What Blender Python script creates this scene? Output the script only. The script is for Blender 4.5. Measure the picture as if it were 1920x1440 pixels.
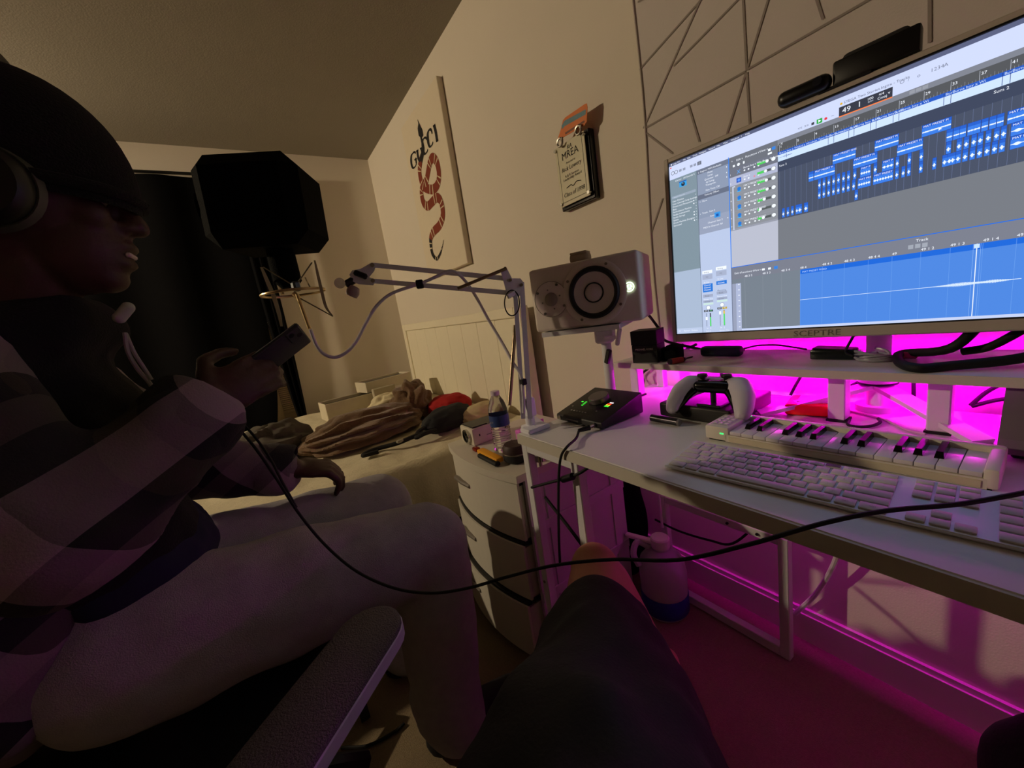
import bpy, bmesh, math, random
from mathutils import Vector, Matrix, noise
random.seed(7)
PI = math.pi
for o in list(bpy.data.objects): bpy.data.objects.remove(o, do_unlink=True)
scene = bpy.context.scene
COL = scene.collection

# ------------------------------------------------------------------ camera
F = 721.0                                   # focal length in pixels of the 1920 x 1440 frame
def _n(v): return Vector(v).normalized()
_Y = _n((480-960, 655-720, F))              # room depth axis seen by the camera
_up = -_n((604, 3807, F))
_Z = (_up - _Y*_up.dot(_Y)).normalized()
_X = _Y.cross(_Z)
RC = Matrix((_X, _Y, _Z))                   # camera coords (x right, y down, z fwd) -> room coords
CAM = Vector((0, 0, 1.055))
def ray(u, v): return RC @ Vector((u-960, v-720, F))
def at(u, v, d): return CAM + ray(u, v)*(d/F)
def onx(u, v, x): r = ray(u, v); return CAM + r*((x-CAM.x)/r.x)
def ony(u, v, y): r = ray(u, v); return CAM + r*((y-CAM.y)/r.y)
def onz(u, v, z): r = ray(u, v); return CAM + r*((z-CAM.z)/r.z)
cd = bpy.data.cameras.new('camera'); cam = bpy.data.objects.new('camera', cd); COL.objects.link(cam)
cd.sensor_fit = 'HORIZONTAL'; cd.sensor_width = 36; cd.lens = F/1920*36; cd.clip_start = .02
r_, u_, b_ = RC @ Vector((1,0,0)), RC @ Vector((0,-1,0)), RC @ Vector((0,0,-1))
cam.matrix_world = Matrix(((r_.x,u_.x,b_.x,CAM.x),(r_.y,u_.y,b_.y,CAM.y),(r_.z,u_.z,b_.z,CAM.z),(0,0,0,1)))
scene.camera = cam

# ------------------------------------------------------------------ world, exposure
w = bpy.data.worlds.new('night'); scene.world = w; w.use_nodes = True
w.node_tree.nodes['Background'].inputs[0].default_value = (.5,.45,.5,1)
w.node_tree.nodes['Background'].inputs[1].default_value = .002
vs = scene.view_settings
scene.display_settings.display_device = 'sRGB'
vs.view_transform = 'Standard'; vs.look = 'None'; vs.exposure = 0.22; vs.gamma = 1.0; vs.use_curve_mapping = False
LAMP_POWER = 2800.0       # warm wall lamp bulb radiance
LED_POWER = 68.0        # magenta strip radiance
LED_UNDER = 3.5         # dimmer strip below the desktop
SCREEN_POWER = 0.94       # monitor picture radiance

# ------------------------------------------------------------------ materials
def lin(c): c = c/255.0; return c/12.92 if c <= .04045 else ((c+.055)/1.055)**2.4
def rgb(c): return (lin(c[0]), lin(c[1]), lin(c[2]), 1)
MATS = {}
def M(name, c, rough=.6, metal=0., var=.08, scale=25., bump=0., bscale=200., spec=.5, trans=0., ior=1.45, coat=0., sheen=0.):
    if name in MATS: return MATS[name]
    m = bpy.data.materials.new(name); MATS[name] = m; m.use_nodes = True
    nt = m.node_tree; b = nt.nodes['Principled BSDF']
    b.inputs['Roughness'].default_value = rough; b.inputs['Metallic'].default_value = metal
    b.inputs['Specular IOR Level'].default_value = spec; b.inputs['IOR'].default_value = ior
    b.inputs['Transmission Weight'].default_value = trans; b.inputs['Coat Weight'].default_value = coat
    b.inputs['Sheen Weight'].default_value = sheen
    tc = nt.nodes.new('ShaderNodeTexCoord')
    no = nt.nodes.new('ShaderNodeTexNoise'); no.inputs['Scale'].default_value = scale; no.inputs['Detail'].default_value = 4
    nt.links.new(tc.outputs['Object'], no.inputs['Vector'])
    mx = nt.nodes.new('ShaderNodeMix'); mx.data_type = 'RGBA'
    L = rgb(c)
    mx.inputs[6].default_value = tuple(min(1, x*(1-var)) for x in L[:3])+(1,)
    mx.inputs[7].default_value = tuple(min(1, x*(1+var)) for x in L[:3])+(1,)
    nt.links.new(no.outputs['Fac'], mx.inputs[0]); nt.links.new(mx.outputs[2], b.inputs['Base Color'])
    if bump:
        n2 = nt.nodes.new('ShaderNodeTexNoise'); n2.inputs['Scale'].default_value = bscale; n2.inputs['Detail'].default_value = 3
        nt.links.new(tc.outputs['Object'], n2.inputs['Vector'])
        bp = nt.nodes.new('ShaderNodeBump'); bp.inputs['Strength'].default_value = bump; bp.inputs['Distance'].default_value = .004
        nt.links.new(n2.outputs['Fac'], bp.inputs['Height']); nt.links.new(bp.outputs[0], b.inputs['Normal'])
    return m
def EM(name, c, s=1.0):
    if name in MATS: return MATS[name]
    m = bpy.data.materials.new(name); MATS[name] = m; m.use_nodes = True
    nt = m.node_tree; nt.nodes.remove(nt.nodes['Principled BSDF'])
    e = nt.nodes.new('ShaderNodeEmission'); e.inputs[0].default_value = rgb(c); e.inputs[1].default_value = s
    nt.links.new(e.outputs[0], nt.nodes['Material Output'].inputs[0])
    return m
def plaid():
    m = M('plaid_flannel', (120,115,120), .95, bump=.3, bscale=400)
    nt = m.node_tree; b = nt.nodes['Principled BSDF']; tc = [n for n in nt.nodes if n.type == 'TEX_COORD'][0]
    mp = nt.nodes.new('ShaderNodeMapping'); mp.inputs['Rotation'].default_value = (.2,.55,.35)
    nt.links.new(tc.outputs['Object'], mp.inputs[0])
    sp = nt.nodes.new('ShaderNodeSeparateXYZ'); nt.links.new(mp.outputs[0], sp.inputs[0])
    def stripes(axis, period, stops, off):
        a = nt.nodes.new('ShaderNodeMath'); a.operation = 'MULTIPLY_ADD'; a.inputs[1].default_value = 1/period; a.inputs[2].default_value = off
        nt.links.new(sp.outputs[axis], a.inputs[0])
        fr = nt.nodes.new('ShaderNodeMath'); fr.operation = 'FRACT'; nt.links.new(a.outputs[0], fr.inputs[0])
        r = nt.nodes.new('ShaderNodeValToRGB'); r.color_ramp.interpolation = 'CONSTANT'
        el = r.color_ramp.elements
        while len(el) < len(stops): el.new(.5)
        for e, (p, c) in zip(el, stops): e.position = p; e.color = rgb(c)
        nt.links.new(fr.outputs[0], r.inputs[0]); return r
    A = stripes(0, .21, [(0,(142,130,132)),(.34,(36,38,36)),(.58,(68,64,50)),(.78,(18,18,24))], .1)
    B = stripes(2, .20, [(0,(144,132,134)),(.38,(34,36,34)),(.62,(84,78,70)),(.82,(18,18,22))], .35)
    mx = nt.nodes.new('ShaderNodeMix'); mx.data_type = 'RGBA'; mx.inputs[0].default_value = .5
    nt.links.new(A.outputs[0], mx.inputs[6]); nt.links.new(B.outputs[0], mx.inputs[7])
    nt.links.new(mx.outputs[2], b.inputs['Base Color'])
    return m

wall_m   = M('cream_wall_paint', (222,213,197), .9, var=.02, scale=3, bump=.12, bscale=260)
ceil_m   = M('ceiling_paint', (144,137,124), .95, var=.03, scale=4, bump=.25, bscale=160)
carpet_m = M('beige_carpet', (150,132,104), 1., var=.22, scale=160, bump=1., bscale=420)
trim_m   = M('white_trim_paint', (222,214,206), .5, var=.02)
white_pl = M('white_plastic', (226,222,216), .45, var=.02)
white_mt = M('white_enamel_metal', (222,222,224), .4, var=.02)
white_lam= M('white_laminate', (232,230,230), .32, var=.02, scale=12)
edge_lam = M('white_edge_band', (206,200,186), .5, var=.02)
grey_pl  = M('grey_plastic', (120,114,112), .5)
dark_pl  = M('dark_plastic', (26,26,28), .42)
black_pl = M('black_plastic', (10,10,12), .4)
black_rub= M('black_rubber', (9,9,10), .7)
foam_m   = M('black_foam', (6,8,8), 1., bump=.6, bscale=300, spec=.1)
blk_cloth= M('black_cloth', (5,5,7), 1., bump=.4, bscale=300, spec=.15)
chrome   = M('chrome', (200,198,190), .22, metal=1.)
gold_m   = M('champagne_metal', (214,186,136), .3, metal=.75)
steel    = M('screw_steel', (140,134,124), .35, metal=1.)

# ------------------------------------------------------------------ mesh builder
def rot_to(d):
    d = Vector(d).normalized()
    return Vector((0,0,1)).rotation_difference(d).to_matrix()
def spline(pts, k=6):
    pts = [Vector(p) for p in pts]
    if len(pts) < 3: return pts
    P = [pts[0]*2-pts[1]] + pts + [pts[-1]*2-pts[-2]]
    out = []
    for i in range(1, len(P)-2):
        a, b, c, d = P[i-1], P[i], P[i+1], P[i+2]
        for j in range(k):
            t = j/k
            out.append(.5*((2*b)+(c-a)*t+(2*a-5*b+4*c-d)*t*t+(3*b-a-3*c+d)*t**3))
    out.append(pts[-1]); return out
class MB:
    def __init__(s): s.v = []; s.f = []
    def add(s, v, f):
        o = len(s.v); s.v += [Vector(p) for p in v]; s.f += [tuple(i+o for i in q) for q in f]; return s
    def box(s, c, size, rot=None, bev=0, seg=1):
        bm = bmesh.new(); bmesh.ops.create_cube(bm, size=1)
        bmesh.ops.scale(bm, vec=Vector(size), verts=bm.verts)
        if bev: bmesh.ops.bevel(bm, geom=bm.edges[:], offset=bev, segments=seg, profile=.5, affect='EDGES')
        bm.verts.index_update()
        R = rot or Matrix.Identity(3); c = Vector(c)
        s.add([R @ v.co + c for v in bm.verts], [[v.index for v in f.verts] for f in bm.faces]); bm.free(); return s
    def bx(s, x0, x1, y0, y1, z0, z1, bev=0, seg=1):
        return s.box(((x0+x1)/2,(y0+y1)/2,(z0+z1)/2), (abs(x1-x0),abs(y1-y0),abs(z1-z0)), None, bev, seg)
    def cyl(s, p0, p1, r0, r1=None, n=16):
        p0, p1 = Vector(p0), Vector(p1); r1 = r0 if r1 is None else r1
        R = rot_to(p1-p0); v = []
        for p, r in ((p0,r0),(p1,r1)):
            for i in range(n): a = 2*PI*i/n; v.append(p + R @ Vector((r*math.cos(a), r*math.sin(a), 0)))
        return s.add(v, [(i,(i+1)%n,n+(i+1)%n,n+i) for i in range(n)] + [tuple(range(n-1,-1,-1)), tuple(range(n,2*n))])
    def tube(s, pts, r, n=8, k=6, closed=False):
        pts = spline(pts, k) if k else [Vector(p) for p in pts]
        N = len(pts); v = []; f = []; up = Vector((0.13,.21,.97))
        for i, p in enumerate(pts):
            d = (pts[min(i+1,N-1)] - pts[max(i-1,0)])
            if closed and (i == 0 or i == N-1): d = pts[1]-pts[-2]
            d.normalize(); a = d.cross(up)
            if a.length < .05: a = d.cross(Vector((1,0,0)))
            a.normalize(); b = d.cross(a).normalized(); up = a.cross(d)
            rr = r(i/(N-1)) if callable(r) else r
            for j in range(n): t = 2*PI*j/n; v.append(p + a*(rr*math.cos(t)) + b*(rr*math.sin(t)))
        for i in range(N-1):
            for j in range(n): f.append((i*n+j, i*n+(j+1)%n, (i+1)*n+(j+1)%n, (i+1)*n+j))
        f += [tuple(range(n-1,-1,-1)), tuple(range((N-1)*n, N*n))]
        return s.add(v, f)
    def lathe(s, prof, o=(0,0,0), axis=(0,0,1), n=28, cap=True):
        R = rot_to(axis); o = Vector(o); v = []; f = []
        for r, z in prof:
            for i in range(n): a = 2*PI*i/n; v.append(o + R @ Vector((r*math.cos(a), r*math.sin(a), z)))
        for k in range(len(prof)-1):
            for i in range(n): f.append((k*n+i, k*n+(i+1)%n, (k+1)*n+(i+1)%n, (k+1)*n+i))
        if cap and prof[0][0] > 1e-6: f.append(tuple(range(n-1,-1,-1)))
        if cap and prof[-1][0] > 1e-6: f.append(tuple(range((len(prof)-1)*n, len(prof)*n)))
        return s.add(v, f)
    def ell(s, c, r, rot=None, n=20, m=12, fn=None):
        R = rot or Matrix.Identity(3); c = Vector(c); v = []; f = []
        r = (r,r,r) if not hasattr(r,'__len__') else r
        for k in range(m+1):
            t = PI*k/m
            for i in range(n):
                a = 2*PI*i/n; q = Vector((math.sin(t)*math.cos(a), math.sin(t)*math.sin(a), math.cos(t)))
                sc = fn(q) if fn else 1
                v.append(c + R @ Vector((q.x*r[0]*sc, q.y*r[1]*sc, q.z*r[2]*sc)))
        for k in range(m):
            for i in range(n): f.append((k*n+i, (k+1)*n+i, (k+1)*n+(i+1)%n, k*n+(i+1)%n))
        return s.add(v, f)
    def prism(s, poly, o, ux, uy, th):
        o, ux, uy = Vector(o), Vector(ux), Vector(uy); nn = ux.cross(uy).normalized(); N = len(poly)
        A = [o+ux*a+uy*b for a,b in poly]; B = [p+nn*th for p in A]
        return s.add(A+B, [tuple(range(N-1,-1,-1)), tuple(range(N,2*N))] + [(i,(i+1)%N,N+(i+1)%N,N+i) for i in range(N)])
    def chain(s, pts, n=14):
        for p, r in pts: s.ell(p, r, n=n, m=8)
        for (p, r), (q, t) in zip(pts, pts[1:]): s.cyl(p, q, r, t, n=n)
        return s
    def grid(s, nx, ny, fn):
        v = [fn(i/(nx-1), j/(ny-1)) for j in range(ny) for i in range(nx)]
        return s.add(v, [(j*nx+i, j*nx+i+1, (j+1)*nx+i+1, (j+1)*nx+i) for j in range(ny-1) for i in range(nx-1)])
XF = {}
def mesh_of(name, mb, inv=None, smooth=False):
    me = bpy.data.meshes.new(name)
    me.from_pydata([tuple((inv @ p) if inv else p) for p in mb.v], [], mb.f); me.validate()
    bm = bmesh.new(); bm.from_mesh(me); bmesh.ops.recalc_face_normals(bm, faces=bm.faces[:]); bm.to_mesh(me); bm.free()
    if smooth:
        me.polygons.foreach_set('use_smooth', [True]*len(me.polygons))
        me.set_sharp_from_angle(angle=math.radians(42))
    return me
def tag(o, label=None, cat=None, group=None, kind=None):
    if label: o['label'] = label
    if cat: o['category'] = cat
    if group: o['group'] = group
    if kind: o['kind'] = kind
    return o
def thing(name, label, cat, base, rotz=0, group=None, mtx=None):
    o = bpy.data.objects.new(name, None); COL.objects.link(o); o.empty_display_size = .05
    m = mtx or (Matrix.Translation(Vector(base)) @ Matrix.Rotation(rotz, 4, 'Z'))
    o.matrix_world = m; XF[o.name] = m
    return tag(o, label, cat, group)
def put(name, mb, mat, parent=None, smooth=False, local=False, label=None):
    inv = None
    if parent is not None and not local: inv = XF[parent.name].inverted()
    me = mesh_of(name, mb, inv, smooth)
    o = bpy.data.objects.new(name, me); COL.objects.link(o); me.materials.append(mat)
    if parent is not None: o.parent = parent; XF[o.name] = XF[parent.name]
    else: XF[o.name] = Matrix.Identity(4)
    if label: o['label'] = label
    return o
def single(name, mb, mat, label, cat, group=None, smooth=False):
    # one-mesh thing with its origin at its base
    lo = Vector((sum(p.x for p in mb.v)/len(mb.v), sum(p.y for p in mb.v)/len(mb.v), min(p.z for p in mb.v)))
    T = Matrix.Translation(lo)
    me = mesh_of(name, mb, T.inverted(), smooth); me.materials.append(mat)
    o = bpy.data.objects.new(name, me); COL.objects.link(o); o.matrix_world = T; XF[o.name] = T
    return tag(o, label, cat, group)
def struct(name, mb, mat, parent=None):
    o = put(name, mb, mat, parent)
    if parent is None: o['kind'] = 'structure'
    return o
def text_into(mb, s, size, o, ux, uy, align='LEFT', sx=1.0, shear=0., lift=0.):
    cu = bpy.data.curves.new('t', 'FONT'); cu.body = s; cu.size = size; cu.align_x = align; cu.resolution_u = 2; cu.shear = shear
    ob = bpy.data.objects.new('t', cu); me = bpy.data.meshes.new_from_object(ob)
    o, ux, uy = Vector(o), Vector(ux), Vector(uy); nn = ux.cross(uy).normalized()
    mb.add([o+ux*(v.co.x*sx)+uy*v.co.y+nn*lift for v in me.vertices], [tuple(p.vertices) for p in me.polygons])
    bpy.data.objects.remove(ob); bpy.data.curves.remove(cu); bpy.data.meshes.remove(me)
def blob(name, mb, mat, parent=None, voxel=.01, smooth=6, wr=None, label=None):
    # one continuous skin grown over overlapping limbs: voxel remesh, then smoothing, then cloth wrinkles
    me = mesh_of(name, mb); o = bpy.data.objects.new(name, me); COL.objects.link(o)
    md = o.modifiers.new('r', 'REMESH'); md.mode = 'VOXEL'; md.voxel_size = voxel; md.use_smooth_shade = True
    if smooth: ms = o.modifiers.new('s', 'SMOOTH'); ms.factor = .5; ms.iterations = smooth
    dg = bpy.context.evaluated_depsgraph_get(); dg.update()
    m2 = bpy.data.meshes.new_from_object(o.evaluated_get(dg)); m2.name = name
    o.modifiers.clear(); o.data = m2; bpy.data.meshes.remove(me)
    if wr:
        amp, sc = wr[0], Vector(wr[1])
        nrm = [v.normal.copy() for v in m2.vertices]
        for v, nv in zip(m2.vertices, nrm):
            q = Vector((v.co.x*sc.x, v.co.y*sc.y, v.co.z*sc.z))
            d = noise.noise(q) + .5*noise.noise(q*2.1) - .7*abs(noise.noise(q*1.3+Vector((5,2,1))))
            v.co += nv*(amp*d)
    m2.materials.clear(); m2.materials.append(mat)
    m2.polygons.foreach_set('use_smooth', [True]*len(m2.polygons))
    if parent is not None:
        m2.transform(XF[parent.name].inverted()); o.parent = parent; XF[o.name] = XF[parent.name]
    else:
        c = Vector((0,0,0))
        for v in m2.vertices: c += v.co
        c /= len(m2.vertices); c.z = min(v.co.z for v in m2.vertices)
        T = Matrix.Translation(c); m2.transform(T.inverted()); o.matrix_world = T; XF[o.name] = T
    if label: o['label'] = label
    return o
V = Vector
#MARK_STRUCTURE
# ================================================================== the room
WX, WY = 1.12, 3.45          # desk wall plane, far wall plane
struct('floor', MB().bx(-2.4, WX+.1, -1.7, WY+.1, -.05, 0), carpet_m)
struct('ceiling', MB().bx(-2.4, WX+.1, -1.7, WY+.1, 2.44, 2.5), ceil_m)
struct('wall_right', MB().bx(WX, WX+.1, -1.7, WY+.1, 0, 2.44), wall_m)
WIN = (-1.0, .19, .50, 2.02)                # window opening in the far wall
wb = MB().bx(-2.4, WIN[0], WY, WY+.1, 0, 2.44).bx(WIN[1], WX, WY, WY+.1, 0, 2.44)
wb.bx(WIN[0], WIN[1], WY, WY+.1, 0, WIN[2]).bx(WIN[0], WIN[1], WY, WY+.1, WIN[3], 2.44)
struct('wall_back', wb, wall_m)
struct('wall_left', MB().bx(-2.5, -2.4, -1.7, WY+.1, 0, 2.44), wall_m)
struct('wall_front', MB().bx(-2.4, WX+.1, -1.8, -1.7, 0, 2.44), wall_m)
struct('baseboard_right', MB().bx(WX-.014, WX, -1.7, WY, 0, .085).bx(WX-.009, WX, -1.7, WY, .085, .1), trim_m)
struct('baseboard_back', MB().bx(-2.4, WX-.014, WY-.014, WY, 0, .085).bx(-2.4, WX-.014, WY-.009, WY, .085, .1), trim_m)
wo = MB(); x0, x1, z0, z1 = WIN
wo.bx(x0, x0+.05, WY-.01, WY+.06, z0, z1).bx(x1-.05, x1, WY-.01, WY+.06, z0, z1).bx(x0+.05, x1-.05, WY-.01, WY+.06, z0, z0+.05).bx(x0+.05, x1-.05, WY-.01, WY+.06, z1-.05, z1)
win = struct('window_1', wo, trim_m)
put('pane', MB().bx(x0+.05, x1-.05, WY+.03, WY+.036, z0+.05, z1-.05), M('night_glass', (14,16,22), .05, spec=.6), win)
lace = M('pale_mesh_fabric', (190,172,138), .9)
sc = MB()                                   # open-weave screen hung in the window: fine cross threads
for i in range(16): x = .065 + .115*i/15; sc.bx(x-.0022, x+.0022, WY-.020, WY-.016, .40, 1.3)
for i in range(60): z = .405 + .89*i/59; sc.bx(.065, .18, WY-.024, WY-.020, z-.0042, z+.0042)
o = single('mesh_screen', sc, lace, 'pale open-weave mesh panel hanging in the gap of the black curtains', 'mesh screen'); o['kind'] = 'stuff'
def curtain(name, xa0, xa1, xb0, xb1, label, ph, dy=0):
    def fn(s, t):
        k = t**4
        x = (xa0+(xb0-xa0)*k) + s*((xa1-xa0)+((xb1-xb0)-(xa1-xa0))*k)
        return V((x, WY-.06-dy+.018*math.sin(s*17+ph+.6*math.sin(t*3)), 2.23-t*1.86))
    g = MB().grid(60, 30, fn); g2 = MB().add([p+V((0,.006,0)) for p in g.v], g.f); g.add(g2.v, g2.f)
    return single(name, g, blk_cloth, label, 'curtain', 'black window curtains', smooth=True)
put('blind', MB().bx(-.06, .065, WY-.018, WY-.012, .40, 1.5), M('cream_blind', (222,204,160), .8), win)
curtain('curtain', -1.05, .125, -1.10, -.03, 'wide black curtain behind the microphone foam box', 0)
curtain('curtain', .11, .235, .155, .20, 'narrow black curtain at the right edge of the window', 2, .048)
t = thing('curtain_rod', 'dark curtain rod above the window on the far wall', 'curtain rod', (0, WY-.05, 2.24))
put('rod', MB().cyl((-1.10, WY-.055, 2.25), (.25, WY-.055, 2.25), .009), black_pl, t, smooth=True)
for x in (-1.07, .24): put('bracket', MB().bx(x-.01, x+.01, WY-.06, WY-.001, 2.235, 2.265, .003), black_pl, t)
for x in (-1.11, .26): put('finial', MB().ell((x, WY-.055, 2.25), .016), black_pl, t, smooth=True)

# lamp on the left wall, out of the frame: the room's warm light
lx, ly, lz = -2.20, 2.92, 2.12
t = thing('wall_lamp', 'black cone lamp mounted on the left wall of the room', 'wall lamp', (-2.39, ly, lz-.05))
put('wall_plate', MB().cyl((-2.399,ly,lz-.05), (-2.375,ly,lz-.05), .05, n=28), dark_pl, t, smooth=True)
put('swing_rod', MB().tube([V((-2.38,ly,lz-.05)), V((-2.32,ly,lz-.05)), V((-2.29,ly,lz-.01))], .010, 10), dark_pl, t, smooth=True)
aim = V((1,-.34,-.50)).normalized(); hc = V((lx,ly,lz)) + aim*.03
put('cone_shade', MB().lathe([(.022,-.09),(.035,-.07),(.075,-.02),(.125,.100),(.122,.100),(.072,-.018),(.033,-.064),(.020,-.085)], hc, aim, 40), M('lamp_black', (20,20,20), .6), t, smooth=True)
put('neck', MB().cyl((-2.29,ly,lz-.01), hc-aim*.075, .011), dark_pl, t, smooth=True)
put('bulb', MB().ell(hc-aim*.004, .036, None, 20, 14), EM('warm_bulb', (255,230,192), LAMP_POWER), t, smooth=True, label='glowing warm bulb')
#MARK_WALL
# ================================================================== sheet with geometric lines on the desk wall
def sheet_x(y, z): return WX-.007 + .0022*noise.noise(V((y*2.2, z*1.4, 3))) + (.004*math.sin(y*22+z*2)*max(0, 1.15-z) if z < 1.15 else 0)
t = thing('wall_hanging', 'white fabric wall hanging with grey geometric lines behind the monitor', 'wall hanging', (WX-.006, 0, .76))
def sh_fn(s, u): 
    y = .80 - 2.3*s; z = .70 + 1.735*u
    y += .006*math.sin(z*7) if s == 0 else 0
    return V((sheet_x(y, z), y, z))
g = MB().grid(90, 70, sh_fn)
put('cloth', g, M('white_sheet', (206,198,192), .9, var=.03, scale=6, bump=.15, bscale=300), t, smooth=True)
LINES = [((1199,131),(1330,-18)),((1207,241),(1330,-38)),((1263,124),(1420,-38)),((1400,132),(1391,-40)),((1400,132),(1452,-40)),
 ((1402,130),(1680,-30)),((1209,241),(1398,134)),((1291,197),(1312,266)),((1399,136),(1360,262)),((1400,136),(1408,262)),((1212,250),(1262,288)),
 ((1525,-20),(1543,36)),((1743,-30),(1743,80)),((1243,372),(1220,440)),((1196,4),(1260,-30)),((1205,215),(1190,8))]
gl = M('grey_print_line', (152,142,135), .9)
for a, b in LINES[:-1]:
    A, B = onx(a[0], a[1], WX-.008), onx(b[0], b[1], WX-.008); d = (B-A).normalized(); pr = V((0,-d.z,d.y))*.0024
    vv = []; ff = []
    for i in range(9):
        p = A.lerp(B, i/8)
        for q in (p-pr, p+pr): vv.append(V((sheet_x(q.y, q.z)-.0022, q.y, q.z)))
        if i: ff.append((2*i-2, 2*i-1, 2*i+1, 2*i))
    put('printed_line', MB().add(vv, ff), gl, t)
put('hem', MB().tube([V((sheet_x(.80,z)-.002, .80+.006*math.sin(z*7), z)) for z in [.72+i*.1 for i in range(18)]], .0032, 6, 3), M('sheet_hem', (188,178,168), .9), t, smooth=True)

# ================================================================== canvas print
cy0, cy1, cz0, cz1, cxf = 1.982, 2.560, 1.345, 2.287, 1.085
t = thing('canvas_print', 'white canvas print with GUCCI lettering and a banded red snake', 'wall art', (cxf, (cy0+cy1)/2, cz0))
put('canvas', MB().bx(cxf, WX-.001, cy0, cy1, cz0, cz1, .003), M('canvas_white', (224,212,188), .9, var=.02, bump=.3, bscale=600), t)
ink = M('black_ink', (24,22,22), .8); red_ink = M('brick_red_ink', (128,52,32), .8); band_ink = M('cream_ink', (214,198,164), .8)
def cv(a, b, lift=.0012):                   # point of the print given in the crop of the photograph
    p = onx(740+a*.264, 130+b*.264, cxf); return V((cxf-lift, p.y, p.z))
path = [cv(*q) for q in [(180,455),(192,500),(205,560),(196,610),(184,660),(178,720),(186,780),(205,830),(240,850),(280,850),(308,810),(316,740),(300,660),(272,630),(252,660),(240,720),(226,790),(200,830),(192,880),(205,945),(235,972),(270,940),(300,912),(325,930),(342,990),(342,1050),(318,1110),(280,1150),(260,1190),(258,1240),(270,1310),(300,1345),(325,1310),(340,1260),(350,1212)]]
sp_ = spline(path, 8); N = len(sp_)
def ribbon(i0, i1, wfac, lift):
    vv = []; ff = []
    for k, i in enumerate(range(i0, i1+1)):
        p = sp_[i]; d = (sp_[min(i+1,N-1)]-sp_[max(i-1,0)]).normalized(); pr = V((0,-d.z,d.y)); s_ = i/(N-1)
        wd = .0265*wfac*min(1, .25+s_*6)*(1 if s_ < .8 else max(.06, (1-s_)/.2))
        for q in (p-pr*wd, p+pr*wd): vv.append(V((cxf-lift-.0008*s_, q.y, q.z)))
        if k: ff.append((2*k-2, 2*k-1, 2*k+1, 2*k))
    return MB().add(vv, ff)
put('snake_body', ribbon(30, N-1, 1, .0014), red_ink, t, label='brick red snake')
put('snake_neck', ribbon(4, 36, 1, .0013), ink, t); put('snake_tail', ribbon(N-46, N-1, 1.01, .0017), ink, t)
for k, i in enumerate(range(36, N-8, 15)):
    for o_ in (0, 4): put('snake_band', ribbon(i+o_, i+o_+1, .98, .0024), band_ink, t)
put('snake_head', MB().add([cv(*q, .0018) for q in [(163,352),(170,385),(165,420),(172,470),(190,492),(205,470),(198,430),(182,395)]], [tuple(range(8))]), ink, t)
lt = MB()
def stroke(pts, w0):
    q = spline([cv(*p, .002) for p in pts], 6); n_ = len(q); vv = []; ff = []
    for i, p in enumerate(q):
        wd = (w0(i/(n_-1)) if callable(w0) else w0)*.00125
        d = (q[min(i+1,n_-1)]-q[max(i-1,0)]).normalized(); pr = V((0,-d.z,d.y))*(.0036+wd*abs(d.z))
        for a in (-pr, pr): vv.append(p+a)
        if i: ff.append((2*i-2, 2*i-1, 2*i+1, 2*i))
    lt.add(vv, ff)
c_w = lambda s: 1.2+8*math.sin(PI*min(1,s*1.1))**1.5
stroke([(150,600),(146,588),(132,594),(119,620),(120,670),(132,700),(148,690),(156,668)], c_w); stroke([(156,668),(152,636),(154,634)], 5); stroke([(142,644),(158,634)], 3)
stroke([(162,578),(168,625),(180,648),(192,638),(194,600),(188,562)], lambda s: 8 if s < .5 else 3); stroke([(155,583),(170,574)], 2); stroke([(182,566),(194,558)], 2)
stroke([(228,500),(222,486),(208,492),(199,520),(203,575),(216,600),(230,588),(238,568)], c_w)
stroke([(268,458),(260,430),(246,432),(236,465),(240,520),(252,548),(266,538),(274,516)], c_w)
stroke([(282,400),(294,450),(303,508)], 8); stroke([(274,406),(290,392)], 2); stroke([(296,514),(311,503)], 2)
put('lettering', lt, ink, t, label='GUCCI in black serif capitals')

# ================================================================== plaque
px = 1.088
def pq(a, b, x): p = onx(1020+a*.16, 180+b*.16, x); return V((x, p.y, p.z))
c0 = pq(125,620,px); c1 = pq(480,430,px); c2 = pq(585,1150,px); c3 = pq(225,1310,px)
ya, yb = (c0.y+c3.y)/2, (c1.y+c2.y)/2; zb, zt = (c2.z+c3.z)/2, (c0.z+c1.z)/2
t = thing('award_plaque', 'black award plaque with a clear certificate plate on the wall', 'plaque', (px, (ya+yb)/2, zb))
put('backing_board', MB().bx(1.092, WX-.001, yb-.008, ya+.008, zb-.012, zt+.006, .003), M('black_gloss', (12,12,13), .25), t)
put('certificate_plate', MB().bx(1.080, 1.0835, yb+.004, ya-.004, zb, zt, .001), M('cream_plate', (206,200,168), .35, var=.04), t)
put('border_line', MB().bx(1.0796,1.080, yb+.016, yb+.0175, zb+.012, zt-.012).bx(1.0796,1.080, ya-.0175, ya-.016, zb+.012, zt-.012).bx(1.0796,1.080, yb+.016, ya-.016, zb+.012, zb+.0135), ink, t)
for yy in (ya-.008, yb+.008):
    for zz in (zb+.01, zt-.01): put('standoff_bolt', MB().cyl((1.074,yy,zz), (1.092,yy,zz), .0058, n=12), chrome, t, smooth=True)
pt = MB(); H_ = zt-zb; yc = (ya+yb)/2; O = lambda f_: V((1.0792, yc, zb+H_*f_)); uxp, uyp = V((0,-1,0)), V((0,0,1))
for s_, f_, z_ in (('RA',.875,.02),('MREA',.745,.034),('Awarded to',.66,.010),('Rick Lowery',.555,.020),('R & R Services',.45,.012),('Leadership Award',.40,.013),('Class of 1998',.14,.020)):
    text_into(pt, s_, z_, O(f_), uxp, uyp, 'CENTER', shear=.2 if z_ == .02 else 0)
pt.tube([O(.28)+V((0,.035,0)), O(.30)+V((0,.012,0)), O(.27), O(.31)+V((0,-.018,0)), O(.29)+V((0,-.04,0))], .0014, 5, 4)
put('engraved_text', pt, ink, t)
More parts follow.
